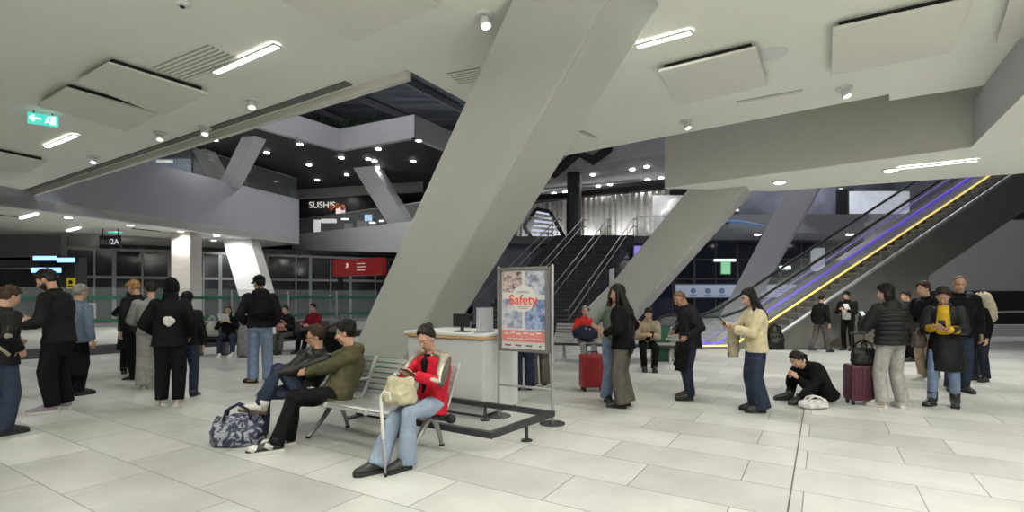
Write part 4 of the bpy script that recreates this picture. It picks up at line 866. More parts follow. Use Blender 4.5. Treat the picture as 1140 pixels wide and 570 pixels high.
class Person:
    """local frame: x to the person's right, y forward, z up"""
    def __init__(s, label, loc, heading, H=1.72, female=False, hip=None, hipxy=(0, 0), lean=2, hunch=6, side=0, twist=0, yaw=0, pitch=8, roll=0,
                 hands=None, feet=None, elbows=None, knees=None, skin=skin_a, vox=.009, palm=None, curl=.5, handdir=None, group=None):
        k = s.k = H/1.765; s.vox = vox; s.f = female
        s.root = thing('person', label, 'person', (loc[0], loc[1], loc[2] if len(loc) > 2 else 0), math.radians(heading-90), group)
        s.P = V((hipxy[0], hipxy[1], hip if hip is not None else .948*k))
        th, th2 = math.radians(lean), math.radians(lean+hunch); sd = math.radians(side)
        s.U = V((math.sin(sd), math.sin(th), math.cos(th))).normalized(); s.U2 = V((math.sin(sd), math.sin(th2), math.cos(th2))).normalized()
        tw = Matrix.Rotation(math.radians(twist), 3, 'Z'); s.X0 = V((1, 0, 0)); s.X = tw @ V((1, 0, 0))
        s.X = (s.X-s.U2*s.X.dot(s.U2)).normalized(); s.X0 = (s.X0-s.U*s.X0.dot(s.U)).normalized()
        s.D0 = s.U.cross(s.X0); s.D = s.U2.cross(s.X)
        s.waist = s.P+s.U*.15*k; s.chest = s.P+s.U*.31*k; s.S = s.chest+s.U2*.15*k; s.N = s.S+s.U2*.06*k
        s.HM = tw @ rotm(yaw, pitch, roll)
        s.Hc = s.N+s.U2*.055*k+s.HM @ V((0, .018*k, .115*k)); s.sw = (.168 if female else .188)*k
        s.sh = {'R': s.S+s.X*s.sw-s.U2*.01, 'L': s.S-s.X*s.sw-s.U2*.01}
        hands = hands or {}; feet = feet or {}; elbows = elbows or {}; knees = knees or {}; palm = palm or {}; handdir = handdir or {}
        s.el, s.wr, s.kn, s.an, s.ft = {}, {}, {}, {}, {}; s.hd = {}; s.pn = {}
        for sg, c in ((1, 'R'), (-1, 'L')):
            t = V(hands[c])*1.0 if c in hands else s.sh[c]+V((sg*.07, .03, -.52))*k
            s.el[c], s.wr[c] = ik(s.sh[c], t, .285*k, .255*k, elbows.get(c, (sg*.5, -.6, -.4)))
            dflt = (s.wr[c]-s.el[c]).normalized(); s.hd[c] = V(handdir[c]).normalized() if c in handdir else dflt
            s.pn[c] = V(palm.get(c, (-sg, 0, -.1)))
            hp = s.P+s.X0*sg*.088*k-V((0, 0, .01))
            ft = feet.get(c, (sg*.10, .02, 0, sg*8)); an = V((ft[0], ft[1]-.05*k, ft[2]+.085*k)); s.ft[c] = ft
            s.kn[c], s.an[c] = ik(hp, an, .44*k, .425*k, knees.get(c, (sg*.06, 1, .12)))
        s.hp = {c: s.P+s.X0*sg*.088*k-V((0, 0, .01)) for sg, c in ((1, 'R'), (-1, 'L'))}
        s.curl = curl; s.skin = skin; s.body()
    def torso(s, b, w, pad=0, depth=0, low=0):
        k = s.k; R = []
        for c, X, D, a, d in w: R.append((c, X*(a*k+pad), D*(d*k+pad+depth)))
        b.loft(R, n=20)
    def body(s):
        k = s.k; b = MB(); fm = s.f
        cw = .15 if fm else .165
        s.torso(b, [(s.P-s.U*.10*k, s.X0, s.D0, .10, .085), (s.P-s.U*.04*k, s.X0, s.D0, .155, .11), (s.P+s.U*.04*k, s.X0, s.D0, .15, .105), (s.waist, s.X0, s.D0, .125 if fm else .138, .092), (s.chest-s.U*.04*k, s.X, s.D, cw, .11), (s.chest+s.U2*.06*k, s.X, s.D, cw+.005, .112), (s.S+s.U2*.0, s.X, s.D, .145, .085), (s.N, s.X, s.D, .07, .065)])
        b.tube([s.N-s.U2*.04*k, s.N+s.U2*.03*k, s.Hc-s.HM @ V((0, .03*k, .02*k))], [.062*k, .056*k, .054*k] if not fm else [.055*k, .047*k, .047*k], n=14)
        hm = s.HM; c = s.Hc; q = lambda x, y, z: c+hm @ V((x*k, y*k, z*k))
        b.ball(q(0, -.008, .03), (.073*k, .094*k, .092*k), hm, nu=22, nv=16)
        b.ball(q(0, .018, -.035), (.058*k, .070*k, .078*k), hm, nu=20, nv=14)
        b.ball(q(0, .052, -.085), (.028*k, .026*k, .024*k), hm); b.ball(q(0, .062, -.04), (.042*k, .028*k, .045*k), hm)
        b.tube([q(0, .082, .018), q(0, .097, -.008), q(0, .106, -.026)], [.009*k, .012*k, .015*k], n=8); b.ball(q(0, .076, .034), (.052*k, .018*k, .012*k), hm)
        for sg in (1, -1):
            b.ball(q(sg*.074, -.005, 0), (.010*k, .020*k, .032*k), hm); b.ball(q(sg*.040, .060, -.022), (.022*k, .022*k, .02*k), hm)
        ex = MB(); 
        for sg in (1, -1):
            ex.ball(q(sg*.030, .0815, .012), (.0125*k, .007*k, .006*k), hm, 3, 12, 8); ex.ball(q(sg*.030, .0870, .012), (.0055*k, .004*k, .0055*k), hm, 1, 10, 6)
            ex.tube([q(sg*.012, .094, .034), q(sg*.030, .093, .040), q(sg*.048, .080, .034)], .0030*k, 4, 6)
        ex.tube([q(-.022, .083, -.064), q(0, .092, -.061), q(.022, .083, -.064)], [.004*k, .0075*k, .004*k], 2, 8)
        for sg, c_ in ((1, 'R'), (-1, 'L')):
            b.ball(s.sh[c_], .058*k)
            b.tube([s.sh[c_], s.sh[c_].lerp(s.el[c_], .5), s.el[c_]], [.052*k, .046*k, .038*k], n=12)
            b.tube([s.el[c_], s.el[c_].lerp(s.wr[c_], .35), s.wr[c_]], [.038*k, .037*k, .025*k], n=12)
            s.hand(b, c_, sg)
            h, kn, an = s.hp[c_], s.kn[c_], s.an[c_]
            b.tube([h, h.lerp(kn, .5), kn], [.085*k, .072*k, .053*k], n=14); b.tube([kn, kn.lerp(an, .35), an], [.052*k, .053*k, .036*k], n=14)
            fx, fy, fz, fr = s.ft[c_][:4]; fd = V((math.sin(math.radians(fr)), math.cos(math.radians(fr)), 0)); a0 = V((fx, fy-.05*k, fz+.05*k))
            b.tube([a0-fd*.02*k, a0+fd*.06*k-V((0, 0, .012*k)), a0+fd*.11*k-V((0, 0, .018*k))], [.030*k, .028*k, .020*k], n=10, flat=.7)
        organic(b, 'body', [s.skin, m_eye, m_lip, m_white, m_brow], s.vox, s.root, 3, extra=ex)
    def hand(s, b, c, sg):
        k = s.k; w, d = s.wr[c], s.hd[c]; n = s.pn[c]-d*s.pn[c].dot(d); n = n.normalized() if n.length > 1e-4 else d.orthogonal().normalized()
        t = d.cross(n)*sg              # thumb side
        s.palm_c = getattr(s, 'palm_c', {}); s.palm_c[c] = w+d*.06*k+n*.03*k
        b.loft([(w-d*.01*k, t*.024*k, n*.02*k), (w+d*.03*k, t*.036*k, n*.017*k), (w+d*.075*k, t*.040*k, n*.014*k), (w+d*.09*k, t*.037*k, n*.011*k)], n=12)
        for i, (o, l) in enumerate(((.030, .072), (.010, .080), (-.010, .075), (-.030, .060))):
            p = w+d*.08*k+t*o*k; pts = [p-d*.02*k, p]; a = 0
            for j, f in enumerate((.45, .32, .23)):
                a += s.curl*(.55+.12*i); dd = d*math.cos(a)+n*math.sin(a); p = p+dd*l*f*k; pts.append(p)
            b.tube(pts, [.0095*k, .0095*k, .009*k, .0082*k, .0072*k], n=8)
        p = w+d*.03*k+t*.03*k; q1 = p+(t*.75+d*.6+n*.3).normalized()*.036*k; q2 = q1+(d*.85+n*.45+t*.1).normalized()*.034*k
        b.tube([p-t*.012*k, q1, q2], [.013*k, .011*k, .008*k], n=8)
    # ---- clothing
    def legs(s, m, top=.10, knee=.075, cuff=.065, end=-.012, name='trousers', wr=.006, cx=1.0):
        k = s.k; b = MB(); pad = .018
        s.torso(b, [(s.P-s.U*.11*k, s.X0, s.D0, .11, .095), (s.P-s.U*.04*k, s.X0, s.D0, .16, .118), (s.P+s.U*.05*k, s.X0, s.D0, .155, .112), (s.P+s.U*.11*k, s.X0, s.D0, .142, .10)], pad)
        for c in 'RL':
            h, kn, an = s.hp[c], s.kn[c], s.an[c]; e = an+(an-kn).normalized()*(.035*k+end)
            b.tube([h, h.lerp(kn, .5), kn, kn.lerp(e, .5), e], [top*k, (top*.55+knee*.45)*k, knee*k, (knee+cuff)/2*k, cuff*k], n=16, rnd=False)
            b.ball(kn, knee*k*.98)
        return organic(b, name, m, max(s.vox, .010), s.root, 4, wr, 7)
    def shorts(s, m): pass
    def top(s, m, hem=-.06, pad=.03, sl=(.068, .058, .044), name='jacket', collar=.045, wr=.008, hemw=None, ws=8, short=1.0, puff=0, hood=False, split=False):
        k = s.k; b = MB(); cw = .15 if s.f else .168; R = []
        lowc = s.P+s.U*hem*k if hem > -.16 else s.P+V((0, 0, hem*k))
        hw = hemw or .155
        R.append((lowc, s.X0, s.D0, hw, hw*.72))
        if hem < -.16: R.append((s.P+V((0, 0, hem*.5*k)), s.X0, s.D0, (hw+.155)/2, (hw+.155)/2*.74))
        if hem < -.02: R.append((s.P, s.X0, s.D0, .155, .112))
        R += [(s.waist, s.X0, s.D0, .138, .10), (s.chest-s.U*.04*k, s.X, s.D, cw, .115), (s.chest+s.U2*.06*k, s.X, s.D, cw+.008, .115), (s.S, s.X, s.D, .15, .088), (s.S+s.U2*.045*k, s.X, s.D, .085, .07)]
        if puff:
            R2 = []
            for i in range(len(R)-1):
                for t in (0, .25, .5, .75):
                    f = lambda a, c_: a+(c_-a)*t
                    R2.append((R[i][0].lerp(R[i+1][0], t), R[i][1], R[i][2], f(R[i][3], R[i+1][3])+(puff if t in (.25, .75) else 0), f(R[i][4], R[i+1][4])+(puff if t in (.25, .75) else 0)))
            R = R2+[R[-1]]
        s.torso(b, R, pad)
        for c in 'RL':
            a, e, w = s.sh[c], s.el[c], s.wr[c]; w = e.lerp(w, .97)
            b.ball(a, sl[0]*k*1.02)
            if short < 1: b.tube([a, a.lerp(e, short)], [sl[0]*k, sl[1]*k*1.05], n=14, rnd=False); continue
            b.tube([a, a.lerp(e, .5), e], [sl[0]*k, (sl[0]+sl[1])/2*k, sl[1]*k], n=14); b.tube([e, e.lerp(w, .5), w], [sl[1]*k, (sl[1]+sl[2])/2*k*1.03, sl[2]*k], n=14, rnd=False); b.ball(e, sl[1]*k)
        if collar:
            b.loft([(s.N-s.U2*.03*k, s.X*.10*k, s.D*.09*k), (s.N+s.U2*collar*k-s.D*.01, s.X*.078*k, s.D*.078*k)], n=18)
        if hood:
            b.ball(s.N-s.D*.085*k-s.U2*.01*k, (.11*k, .07*k, .085*k)); b.ball(s.N-s.D*.06*k+s.U2*.02*k, (.095*k, .06*k, .06*k))
        return organic(b, name, m, max(s.vox, .010), s.root, 4, wr, ws)
    def shoes(s, m, sole=None, boot=0, ln=1.0):
        k = s.k
        for c in 'RL':
            fx, fy, fz, fr = s.ft[c][:4]; pit = s.ft[c][4] if len(s.ft[c]) > 4 else 0
            b = MB(); so = MB(); L_ = ln*k
            b.loft([(V((0, -.092*L_, .055)), V((.020, 0, 0)), V((0, 0, .030))), (V((0, -.075*L_, .055)), V((.034, 0, 0)), V((0, 0, .045))), (V((0, -.02, .058)), V((.038, 0, 0)), V((0, 0, .05))), (V((0, .05*L_, .048)), V((.043, 0, 0)), V((0, 0, .040))), (V((0, .11*L_, .038)), V((.047, 0, 0)), V((0, 0, .030))), (V((0, .16*L_, .032)), V((.040, 0, 0)), V((0, 0, .022))), (V((0, .185*L_, .028)), V((.020, 0, 0)), V((0, 0, .012)))], n=16)
            b.tube([(0, -.045, .05), (0, -.05, .115+min(boot, .03))], [.045, .050], n=14, rnd=False)
            if boot > .08:
                bs_ = MB(); a_, kn_ = s.an[c], s.kn[c]; u_ = (kn_-a_).normalized(); bs_.tube([a_-u_*.03, a_+u_*.05, a_+u_*boot], [.058*k, .060*k, .066*k], n=16, rnd=False); bs_.obj('boot_shaft', m, s.root, True)
            for z0, z1 in ((.0, .026),):
                pl = []
                for y_, w_ in ((-.098, .018), (-.085, .034), (-.02, .040), (.05, .044), (.11, .049), (.16, .042), (.188, .022)): pl.append((w_, y_*L_))
                poly = pl+[(-w_, y_) for w_, y_ in pl[::-1]]; so.prism(poly, z0, z1)
            Mx = Matrix.Translation((fx, fy, fz)) @ Matrix.Rotation(math.radians(-fr), 4, 'Z') @ Matrix.Rotation(math.radians(pit), 4, 'X')
            o = b.obj('shoe', m, s.root, True); o.matrix_local = Mx @ Matrix.Diagonal((1.06, 1.0, 1.2, 1))
            o2 = so.obj('sole', sole or rubber, o, bevel=.005)
    def headshell(s, dirfn, m, name, r=(.079, .102, .104), off=(0, -.010, .034), nz=.004):
        """displaced shell round the skull; dirfn(x, y, z) gives its thickness factor"""
        k = s.k; nu, nv = (60, 40) if s.vox < .0115 else (40, 28); b = MB(); b.ball((0, 0, 0), 1, nu=nu, nv=nv); sd = random.random()*40
        for i, d in enumerate(b.v):
            f = dirfn(d.x, d.y, d.z); n = noise.noise(V((d.x*3, d.y*3, d.z*1.5))*1.6+V((sd, 0, 0)))*nz*12 if f > .98 else 0
            b.v[i] = s.Hc+s.HM @ V(((d.x*r[0]*(f+n)+off[0])*k, (d.y*r[1]*(f+n)+off[1])*k, (d.z*r[2]*(f+n)+off[2])*k))
        return b
    def hair(s, m, style='short', length=.45, vol=1.0, line=.30, wr=None):
        k = s.k; sm = lambda e0, e1, x: max(0, min(1, (x-e0)/(e1-e0))); sd = random.random()*60
        low = {'short': -.42, 'crop': -.40}.get(style, -.75); rough = .3 if style == 'crop' else (.7 if style in ('long', 'bun', 'ponytail', 'bob') else 1.25)
        def f(x, y, z):
            jit = noise.noise(V((x*4+sd, y*4, z*4)))*.16
            front = sm(-.04, .10, y*.95-z*.75-line-abs(x)*.10+jit)       # 1 in the face area
            ear = sm(.22, .10, math.hypot(y+.02, z+.28))*sm(.75, .85, abs(x))
            side = max(sm(low, low-.12, z+jit*.6-.10*(y < -.3)*0+.25*(y < -.2)*(style in ('short', 'crop'))), ear*(style in ('short', 'crop')))
            n = noise.noise(V((x*3.2+sd, y*3.2, z*2.2)))*.07+noise.noise(V((x*9, y*9+sd, z*4)))*.045
            th = 1.03+.035*vol+.07*(vol-1)*sm(-.2, .5, z)+.05*vol*sm(.2, .9, z)+n*rough
            o = max(front, side); return th*(1-o)+.80*o
        b = s.headshell(f, m, 'hair', nz=0); q = lambda x, y, z: s.Hc+s.HM @ V((x*k, y*k, z*k))
        if style in ('short', 'bob') and s.vox < .0115:
            for i in range(46):
                a = random.uniform(0, 2*PI); z = random.uniform(.25, .95); rr = math.sqrt(1-z*z); d = V((rr*math.cos(a), rr*math.sin(a), z))
                if f(d.x, d.y, d.z) < .95: continue
                e = 1.03+.05*vol; p = V((d.x*.079*e, d.y*.102*e-.010, d.z*.104*e+.034)); tn = V((d.x*.5+random.uniform(-.6, .6), d.y*.3+.55+random.uniform(-.5, .4), -.25)).normalized(); L_ = .045*vol
                b.tube([q(*(p-tn*L_*.4-d*.012)), q(*(p+d*.006*vol)), q(*(p+tn*L_*.5-d*.004))], [.010*k, .014*k, .004*k], n=6, flat=.6)
        if style == 'long':
            p0 = q(0, -.035, .06); p1 = q(0, -.055, -.05); back = s.S-s.D*.125*k; R = [(p0, s.HM @ V((.078*k, 0, 0)), s.HM @ V((0, .07*k, 0))), (p1, s.HM @ V((.093*k, 0, 0)), s.HM @ V((0, .06*k, 0)))]
            R.append((s.N-s.D*.07*k, s.X*.105*k, s.D*.058*k)); R.append((back-s.U2*.03*k, s.X*.115*k, s.D*.045*k))
            dn = -s.U*.6+V((0, 0, -.4)); R.append((back+dn*length*.55-s.D*.02*k, s.X*.11*k, s.D*.04*k)); R.append((back+dn*length*.9-s.D*.015*k, s.X*.085*k, s.D*.03*k)); R.append((back+dn*length-s.D*.01*k, s.X*.05*k, s.D*.012*k))
            b.loft(R, n=20)
            for sg in (1, -1):
                b.tube([q(sg*.06, -.005, .07), q(sg*.083, .0, -.0), q(sg*.085, -.0, -.09), s.N+s.X*sg*.09*k+s.D*.02*k-s.U2*.02*k], [.018*k, .026*k, .03*k, .028*k], n=10)
        if style == 'bob':
            b.loft([(q(0, -.03, .06), s.HM @ V((.08*k, 0, 0)), s.HM @ V((0, .075*k, 0))), (q(0, -.045, -.04), s.HM @ V((.09*k, 0, 0)), s.HM @ V((0, .062*k, 0))), (q(0, -.045, -.12), s.HM @ V((.085*k, 0, 0)), s.HM @ V((0, .05*k, 0)))], n=20)
        if style == 'bun':
            b.ball(q(0, -.10, .085), (.04*k, .036*k, .038*k)); b.tube([q(0, -.09, .02), q(0, -.11, .06)], .03*k)
        if style == 'ponytail':
            b.ball(q(0, -.11, .04), (.028*k, .03*k, .03*k)); b.tube([q(0, -.115, .04), q(0, -.15, -.02), q(.0, -.13, -.12)], [.022*k, .03*k, .012*k])
        return b.obj('hair', m, s.root, True)
    def fringe(s, m):
        k = s.k; pass
    def beard(s, m):
        sm = lambda e0, e1, x: max(0, min(1, (x-e0)/(e1-e0)))
        def f(x, y, z): 
            a = sm(-.15, -.4, z)*sm(-.2, .2, y); mouth = 1 if (abs(x) < .3 and -.55 < z < -.40 and y > .6) else 0
            return .82+.215*a*(1-.5*mouth)
        b = s.headshell(f, m, 'beard', (.071, .094, .112), (0, .012, -.012), .002); return b.obj('beard', m, s.root, True)
    def hoodup(s, m, drape=True):
        k = s.k; sm = lambda e0, e1, x: max(0, min(1, (x-e0)/(e1-e0)))
        def f(x, y, z): return 1.16-.4*sm(.35, .5, y*.98-abs(z)*.25-abs(x)*.25)
        b = s.headshell(f, m, 'hood', (.085, .105, .125), (0, -.008, .012)); 
        if drape: b.loft([(s.Hc-s.HM @ V((0, .01*k, .04*k)), s.HM @ V((.088*k, 0, 0)), s.HM @ V((0, .092*k, 0))), (s.N+s.U2*.01*k, s.X*.10*k, s.D*.09*k), (s.S-s.U2*.03*k, s.X*.16*k, s.D*.125*k), (s.chest, s.X*.13*k, s.D*.14*k)], n=22)
        return b.obj('hood', m, s.root, True)
    def glasses(s):
        k = s.k; b = MB(); q = lambda x, y, z: s.Hc+s.HM @ V((x*k, y*k, z*k))
        for sg in (1, -1):
            pts = [q(sg*.032+.025*math.cos(a), .098, .012+.020*math.sin(a)) for a in [i*PI/6 for i in range(13)]]; b.tube(pts, .0028*k, n=6, rnd=False); b.tube([q(sg*.057, .095, .016), q(sg*.074, .06, .016), q(sg*.078, -.01, .01)], .0028*k, n=6)
        b.tube([q(-.008, .099, .014), q(.008, .099, .014)], .0028*k, n=6); return b.obj('glasses', black_metal, s.root, True)
    def strap(s, m, side=1, w=.025, cross=True):
        k = s.k; b = MB(); pts = []
        a0 = s.S+s.X*side*.09*k+s.U2*.035*k
        if cross:
            pts = [a0-s.D*.02, a0+s.D*.10*k-s.U2*.06*k, s.chest+s.D*.165*k, s.waist-s.X*side*.10*k+s.D*.155*k, s.P-s.X*side*.205*k+s.D*.03*k]
            pb = [a0-s.D*.02, a0-s.D*.12*k-s.U2*.06*k, s.chest-s.D*.165*k, s.waist-s.X*side*.10*k-s.D*.155*k, s.P-s.X*side*.205*k-s.D*.03*k]
        b.tube(pts, w, n=8, flat=.25, side=s.X); b.tube(pb, w, n=8, flat=.25, side=s.X); return b.obj('shoulder_strap', m, s.root, True)
    def world(s, p): return Matrix.Translation(s.root.location) @ s.root.rotation_euler.to_matrix().to_4x4() @ V(p)

m_case_blk = mat('phone_black', (.01, .01, .012), .25)
def phone(pr, hand, label, lit=True, off=(0, 0, 0), pitch=40):
    p = pr.world(pr.palm_c[hand]+V(off)); rz = pr.root.rotation_euler.z
    r = thing('mobile_phone', label, 'phone', p, rz); Mx = Matrix.Rotation(math.radians(-pitch), 3, 'X')
    b = MB(); b.box((0, 0, 0), (.074, .009, .15), Mx); b.obj('case', m_case_blk, r, bevel=.003)
    b = MB(); b.box(Mx @ V((0, -.006, 0)), (.066, .002, .138), Mx); b.obj('screen', glow('phone', (.55, .62, .75), .8) if lit else m_case_blk, r); return r
def suitcase(loc, rz, w, d, h, m, label, handle=.35, mh=None):
    r = thing('suitcase', label, 'suitcase', loc, rz); b = MB(); b.box((0, 0, .06+h/2), (w, d, h))
    me_ = b.obj('shell', m, r, bevel=.035); b = MB()
    for k in range(6):
        for sg in (1, -1): b.box((-w*.38+w*.76*k/5, sg*d/2, .06+h/2), (.022, .014, h*.82))
    e_ = b.mesh('e', m, bevel=.004); bm = bmesh.new(); bm.from_mesh(me_.data); bm.from_mesh(e_); bm.to_mesh(me_.data); bm.free()
    for sx in (1, -1):
        for sy in (1, -1):
            b = MB(); b.tube([(sx*w*.38-.014, sy*d*.3, .028), (sx*w*.38+.014, sy*d*.3, .028)], .028, n=14, rnd=False); b.box((sx*w*.38, sy*d*.3, .055), (.035, .035, .03)); b.obj('wheel', rubber, r)
    b = MB()
    for sx in (1, -1): b.tube([(sx*w*.22, d*.3, .06+h), (sx*w*.22, d*.3, .06+h+handle)], .009, n=8)
    b.tube([(-w*.25, d*.3, .06+h+handle), (w*.25, d*.3, .06+h+handle)], .016, n=8); b.obj('pull_handle', mh or steel_dark, r, True)
    b = MB(); b.tube([(-.09, 0, .06+h), (-.08, 0, .095+h), (.08, 0, .095+h), (.09, 0, .06+h)], .012, n=8); b.obj('carry_handle', rubber, r, True); return r
def softbag(loc, rz, size, m, label, name='bag', cat='bag', handle=True, mh=None, wr=.012, lumps=True, top=.8):
    x, y, z = [v/2 for v in size]; r = thing(name, label, cat, loc, rz); b = MB()
    b.loft([(V((0, 0, .01)), V((x*.94, 0, 0)), V((0, y*.94, 0))), (V((0, 0, z*.35)), V((x*1.04, 0, 0)), V((0, y*1.08, 0))), (V((0, 0, z)), V((x, 0, 0)), V((0, y*1.02, 0))), (V((0, 0, z*1.6)), V((x*.95, 0, 0)), V((0, y*top, 0))), (V((0, 0, z*2)), V((x*.8, 0, 0)), V((0, y*.35, 0)))], n=28)
    organic(b, 'body', m, .012, r, 3, wr, 11, stretch=(1, 1, 1))
    if handle:
        for sg in (1, -1):
            b = MB(); b.tube([(-x*.5, sg*y*.5, z*1.75), (-x*.4, sg*y*.4, z*2.4), (0, sg*y*.2, z*2.75), (x*.4, sg*y*.4, z*2.4), (x*.5, sg*y*.5, z*1.75)], .014, n=8, flat=.5, side=(1, 0, 0)); b.obj('handle', mh or m, r, True)
    return r
def backpack(pr, m, label, size=(.30, .17, .46), dz=-.02, strapm=None):
    k = pr.k; c = pr.chest+pr.U*.02-pr.D*(.165*k+size[1]/2-.01); r = thing('backpack', label, 'backpack', pr.world(c), pr.root.rotation_euler.z)
    x, y, z = [v/2 for v in size]; A = pr.D; ux, uy, uz = V((1, 0, 0)), pr.D, pr.U; b = MB()
    b.loft([(-uz*z, ux*x*.75, uy*y*.7), (-uz*z*.85, ux*x, uy*y), (uz*z*.3, ux*x, uy*y), (uz*z*.8, ux*x*.85, uy*y*.85), (uz*z, ux*x*.5, uy*y*.5)], n=24); b.loft([(-uz*z*.75-uy*y*1.05, ux*x*.75, uy*y*.35), (uz*z*.05-uy*y*1.05, ux*x*.75, uy*y*.35)], n=20); organic(b, 'body', m, .012, r, 3, .006, 9)
    for sg in (1, -1):
        b = MB(); o = pr.N*0; base = lambda v: v-c
        pts = [base(pr.S+pr.X*sg*.10*k-pr.D*.14*k), base(pr.S+pr.X*sg*.10*k+pr.U2*.062*k), base(pr.S+pr.X*sg*.11*k+pr.D*.125*k-pr.U2*.03), base(pr.chest+pr.X*sg*.135*k+pr.D*.15*k), base(pr.waist+pr.X*sg*.185*k+pr.D*.06*k), base(pr.waist+pr.X*sg*.16*k-pr.D*.13*k)]
        b.tube(pts, .028, n=8, flat=.3, side=pr.X); b.obj('strap', strapm or m, r, True)
    b = MB(); b.tube([uz*z*.95-ux*.05, uz*(z+.05), uz*z*.95+ux*.05], .01, n=8); b.obj('carry_loop', strapm or m, r, True); return r
# ---------------------------------------------------------------- the people, one after another
def bp(s, f): q = PR+V((-.853, .521, 0))*s+V((-.521, -.853, 0))*f; return (q.x, q.y)
def hgt(y0, y1): return (y1-y0)/(y1-HY)*CAM_H
BLK = cloth('black', (.0055, .0055, .006)); BLK2 = cloth('soft_black', (.010, .0095, .010)); LEATHER = mat('leather_black', (.007, .0065, .0065), .42, var=.15, bump=.2, bscale=40, spec=.25)
NAVY = cloth('navy', (.016, .020, .034)); JEANS = cloth('denim', (.15, .20, .30)); JEANS_D = cloth('dark_denim', (.022, .030, .052)); JEANS_L = cloth('pale_denim', (.24, .30, .39), var=.12)
OLIVE = cloth('olive', (.060, .055, .030)); RED = cloth('red', (.44, .012, .028), .6); CREAM = cloth('cream', (.52, .46, .30)); GREYT = cloth('grey', (.20, .20, .20)); GREYL = cloth('pale_grey', (.30, .295, .28)); BEIGE = cloth('beige', (.34, .30, .22)); TAN = cloth('tan', (.30, .24, .17)); SAGE = cloth('sage', (.15, .18, .16)); MUST = cloth('mustard', (.42, .27, .02)); WHITE_C = cloth('white', (.62, .61, .60)); BRNT = cloth('brown_grey', (.085, .078, .068)); REDSH = cloth('bright_red', (.50, .030, .025)); STEELB = cloth('steel_blue', (.10, .13, .18))
SH_W = mat('shoe_white', (.60, .59, .56), .55, var=.05); SH_B = mat('shoe_black', (.012, .012, .012), .5, var=.1); SOLE_W = mat('sole_white', (.62, .61, .58), .6); SILVER = mat('silver_fabric', (.42, .40, .33), .32, .6, var=.3, scale=14, bump=.3, bscale=30)

# --- woman in the red jacket on the bench
r_ = bp(.07, .36)
w = Person('person in a red jacket with silver sleeves sitting on the bench reading a phone', r_, 233, 1.64, True, hip=.50, lean=-10, hunch=24, pitch=30, yaw=12, vox=.0065,
           hands={'R': (.05, .27, .79), 'L': (-.06, .26, .79)}, elbows={'R': (.8, -.3, -.5), 'L': (-.8, -.3, -.5)}, feet={'R': (.01, .66, 0, 22), 'L': (-.12, .46, 0, 8)}, knees={'R': (.1, .4, 1), 'L': (-.1, .4, 1)}, palm={'R': (-.6, -.3, .8), 'L': (.6, -.3, .8)}, handdir={'R': (-.55, .7, .1), 'L': (.55, .7, .1)}, curl=.6)
w.legs(JEANS_L, .098, .078, .098, .0, wr=.008); o = w.top(RED, -.11, .032, (.07, .062, .05), wr=.009, hemw=.165, collar=0)
# open neck with the black top
b = MB(); k = w.k
b.loft([(w.N+w.D*.055*k, w.X*.04*k, w.D*.03*k), (w.S+w.D*.105*k, w.X*.062*k, w.D*.034*k), (w.chest+w.D*.135*k, w.X*.045*k, w.D*.034*k), (w.waist+w.D*.13*k, w.X*.02*k, w.D*.03*k)], n=14); b.obj('black_top', BLK, w.root, True)
for c, sg in (('R', 1), ('L', -1)):
    b = MB(); a, e = w.sh[c], w.el[c]; off = (w.X*sg*.7+w.D*.5+w.U2*.3).normalized()*.022
    b.tube([w.N+w.X*sg*.085*k+w.D*.03*k+w.U2*.01, a+off*1.2+w.U2*.025, a.lerp(e, .55)+off*1.3, e+off, e.lerp(w.wr[c], .45)+off*.6], [.03, .056, .058, .053, .045], n=14, flat=.92); b.obj('silver_sleeve_panel', SILVER, w.root, True)
    b = MB(); b.tube([a+off*1.7+w.X*sg*.028, a.lerp(e, .6)+off*1.8+w.X*sg*.028, e+off*1.5+w.X*sg*.01], [.034, .04, .034], n=10); b.obj('dark_sleeve_stripe', BRNT, w.root, True)
w.hair(H_DARK, 'bun', vol=1.2, line=.14); w.shoes(SH_B, None, .0); red_woman = w
phone(w, 'R', 'mobile phone in the hands of the person in the red jacket', False, (-.05, .02, .0), 60)
lap = w.world(V((.02, .37, .535))); r = softbag(lap, w.root.rotation_euler.z+.3, (.30, .22, .24), cloth('bag_beige', (.46, .42, .29)), 'beige cloth bag on the lap of the person in red', 'cloth_bag', 'bag', False, wr=.022, top=.6)
r = softbag(w.world(V((.20, .26, .56))), w.root.rotation_euler.z, (.16, .14, .16), LEATHER, 'small black handbag beside the beige cloth bag on the bench', 'handbag', 'bag', True, SH_W)
p0, p1 = W(424, 447, 4.36), FL(429.5, 531); r = thing('walking_stick', 'slim white walking stick leaning on the knees of the person in red', 'stick', p1); b = MB(); d = p0-p1; b.tube([d*0+V((0, 0, .012)), d*.5], [.010, .012], n=10); b.obj('lower_shaft', alu, r, True); b = MB(); b.tube([d*.5, d], [.014, .016], n=10); b.obj('shaft', SH_W, r, True); b = MB(); b.tube([d, d+V((.0, 0, .05)), d+V((.03, 0, .085)), d+V((.07, 0, .07)), d+V((.08, 0, .02))], .012, n=8); b.obj('curved_handle', SH_W, r, True); b = MB(); b.cyl((0, 0, 0), .014, .03); b.obj('rubber_tip', rubber, r)

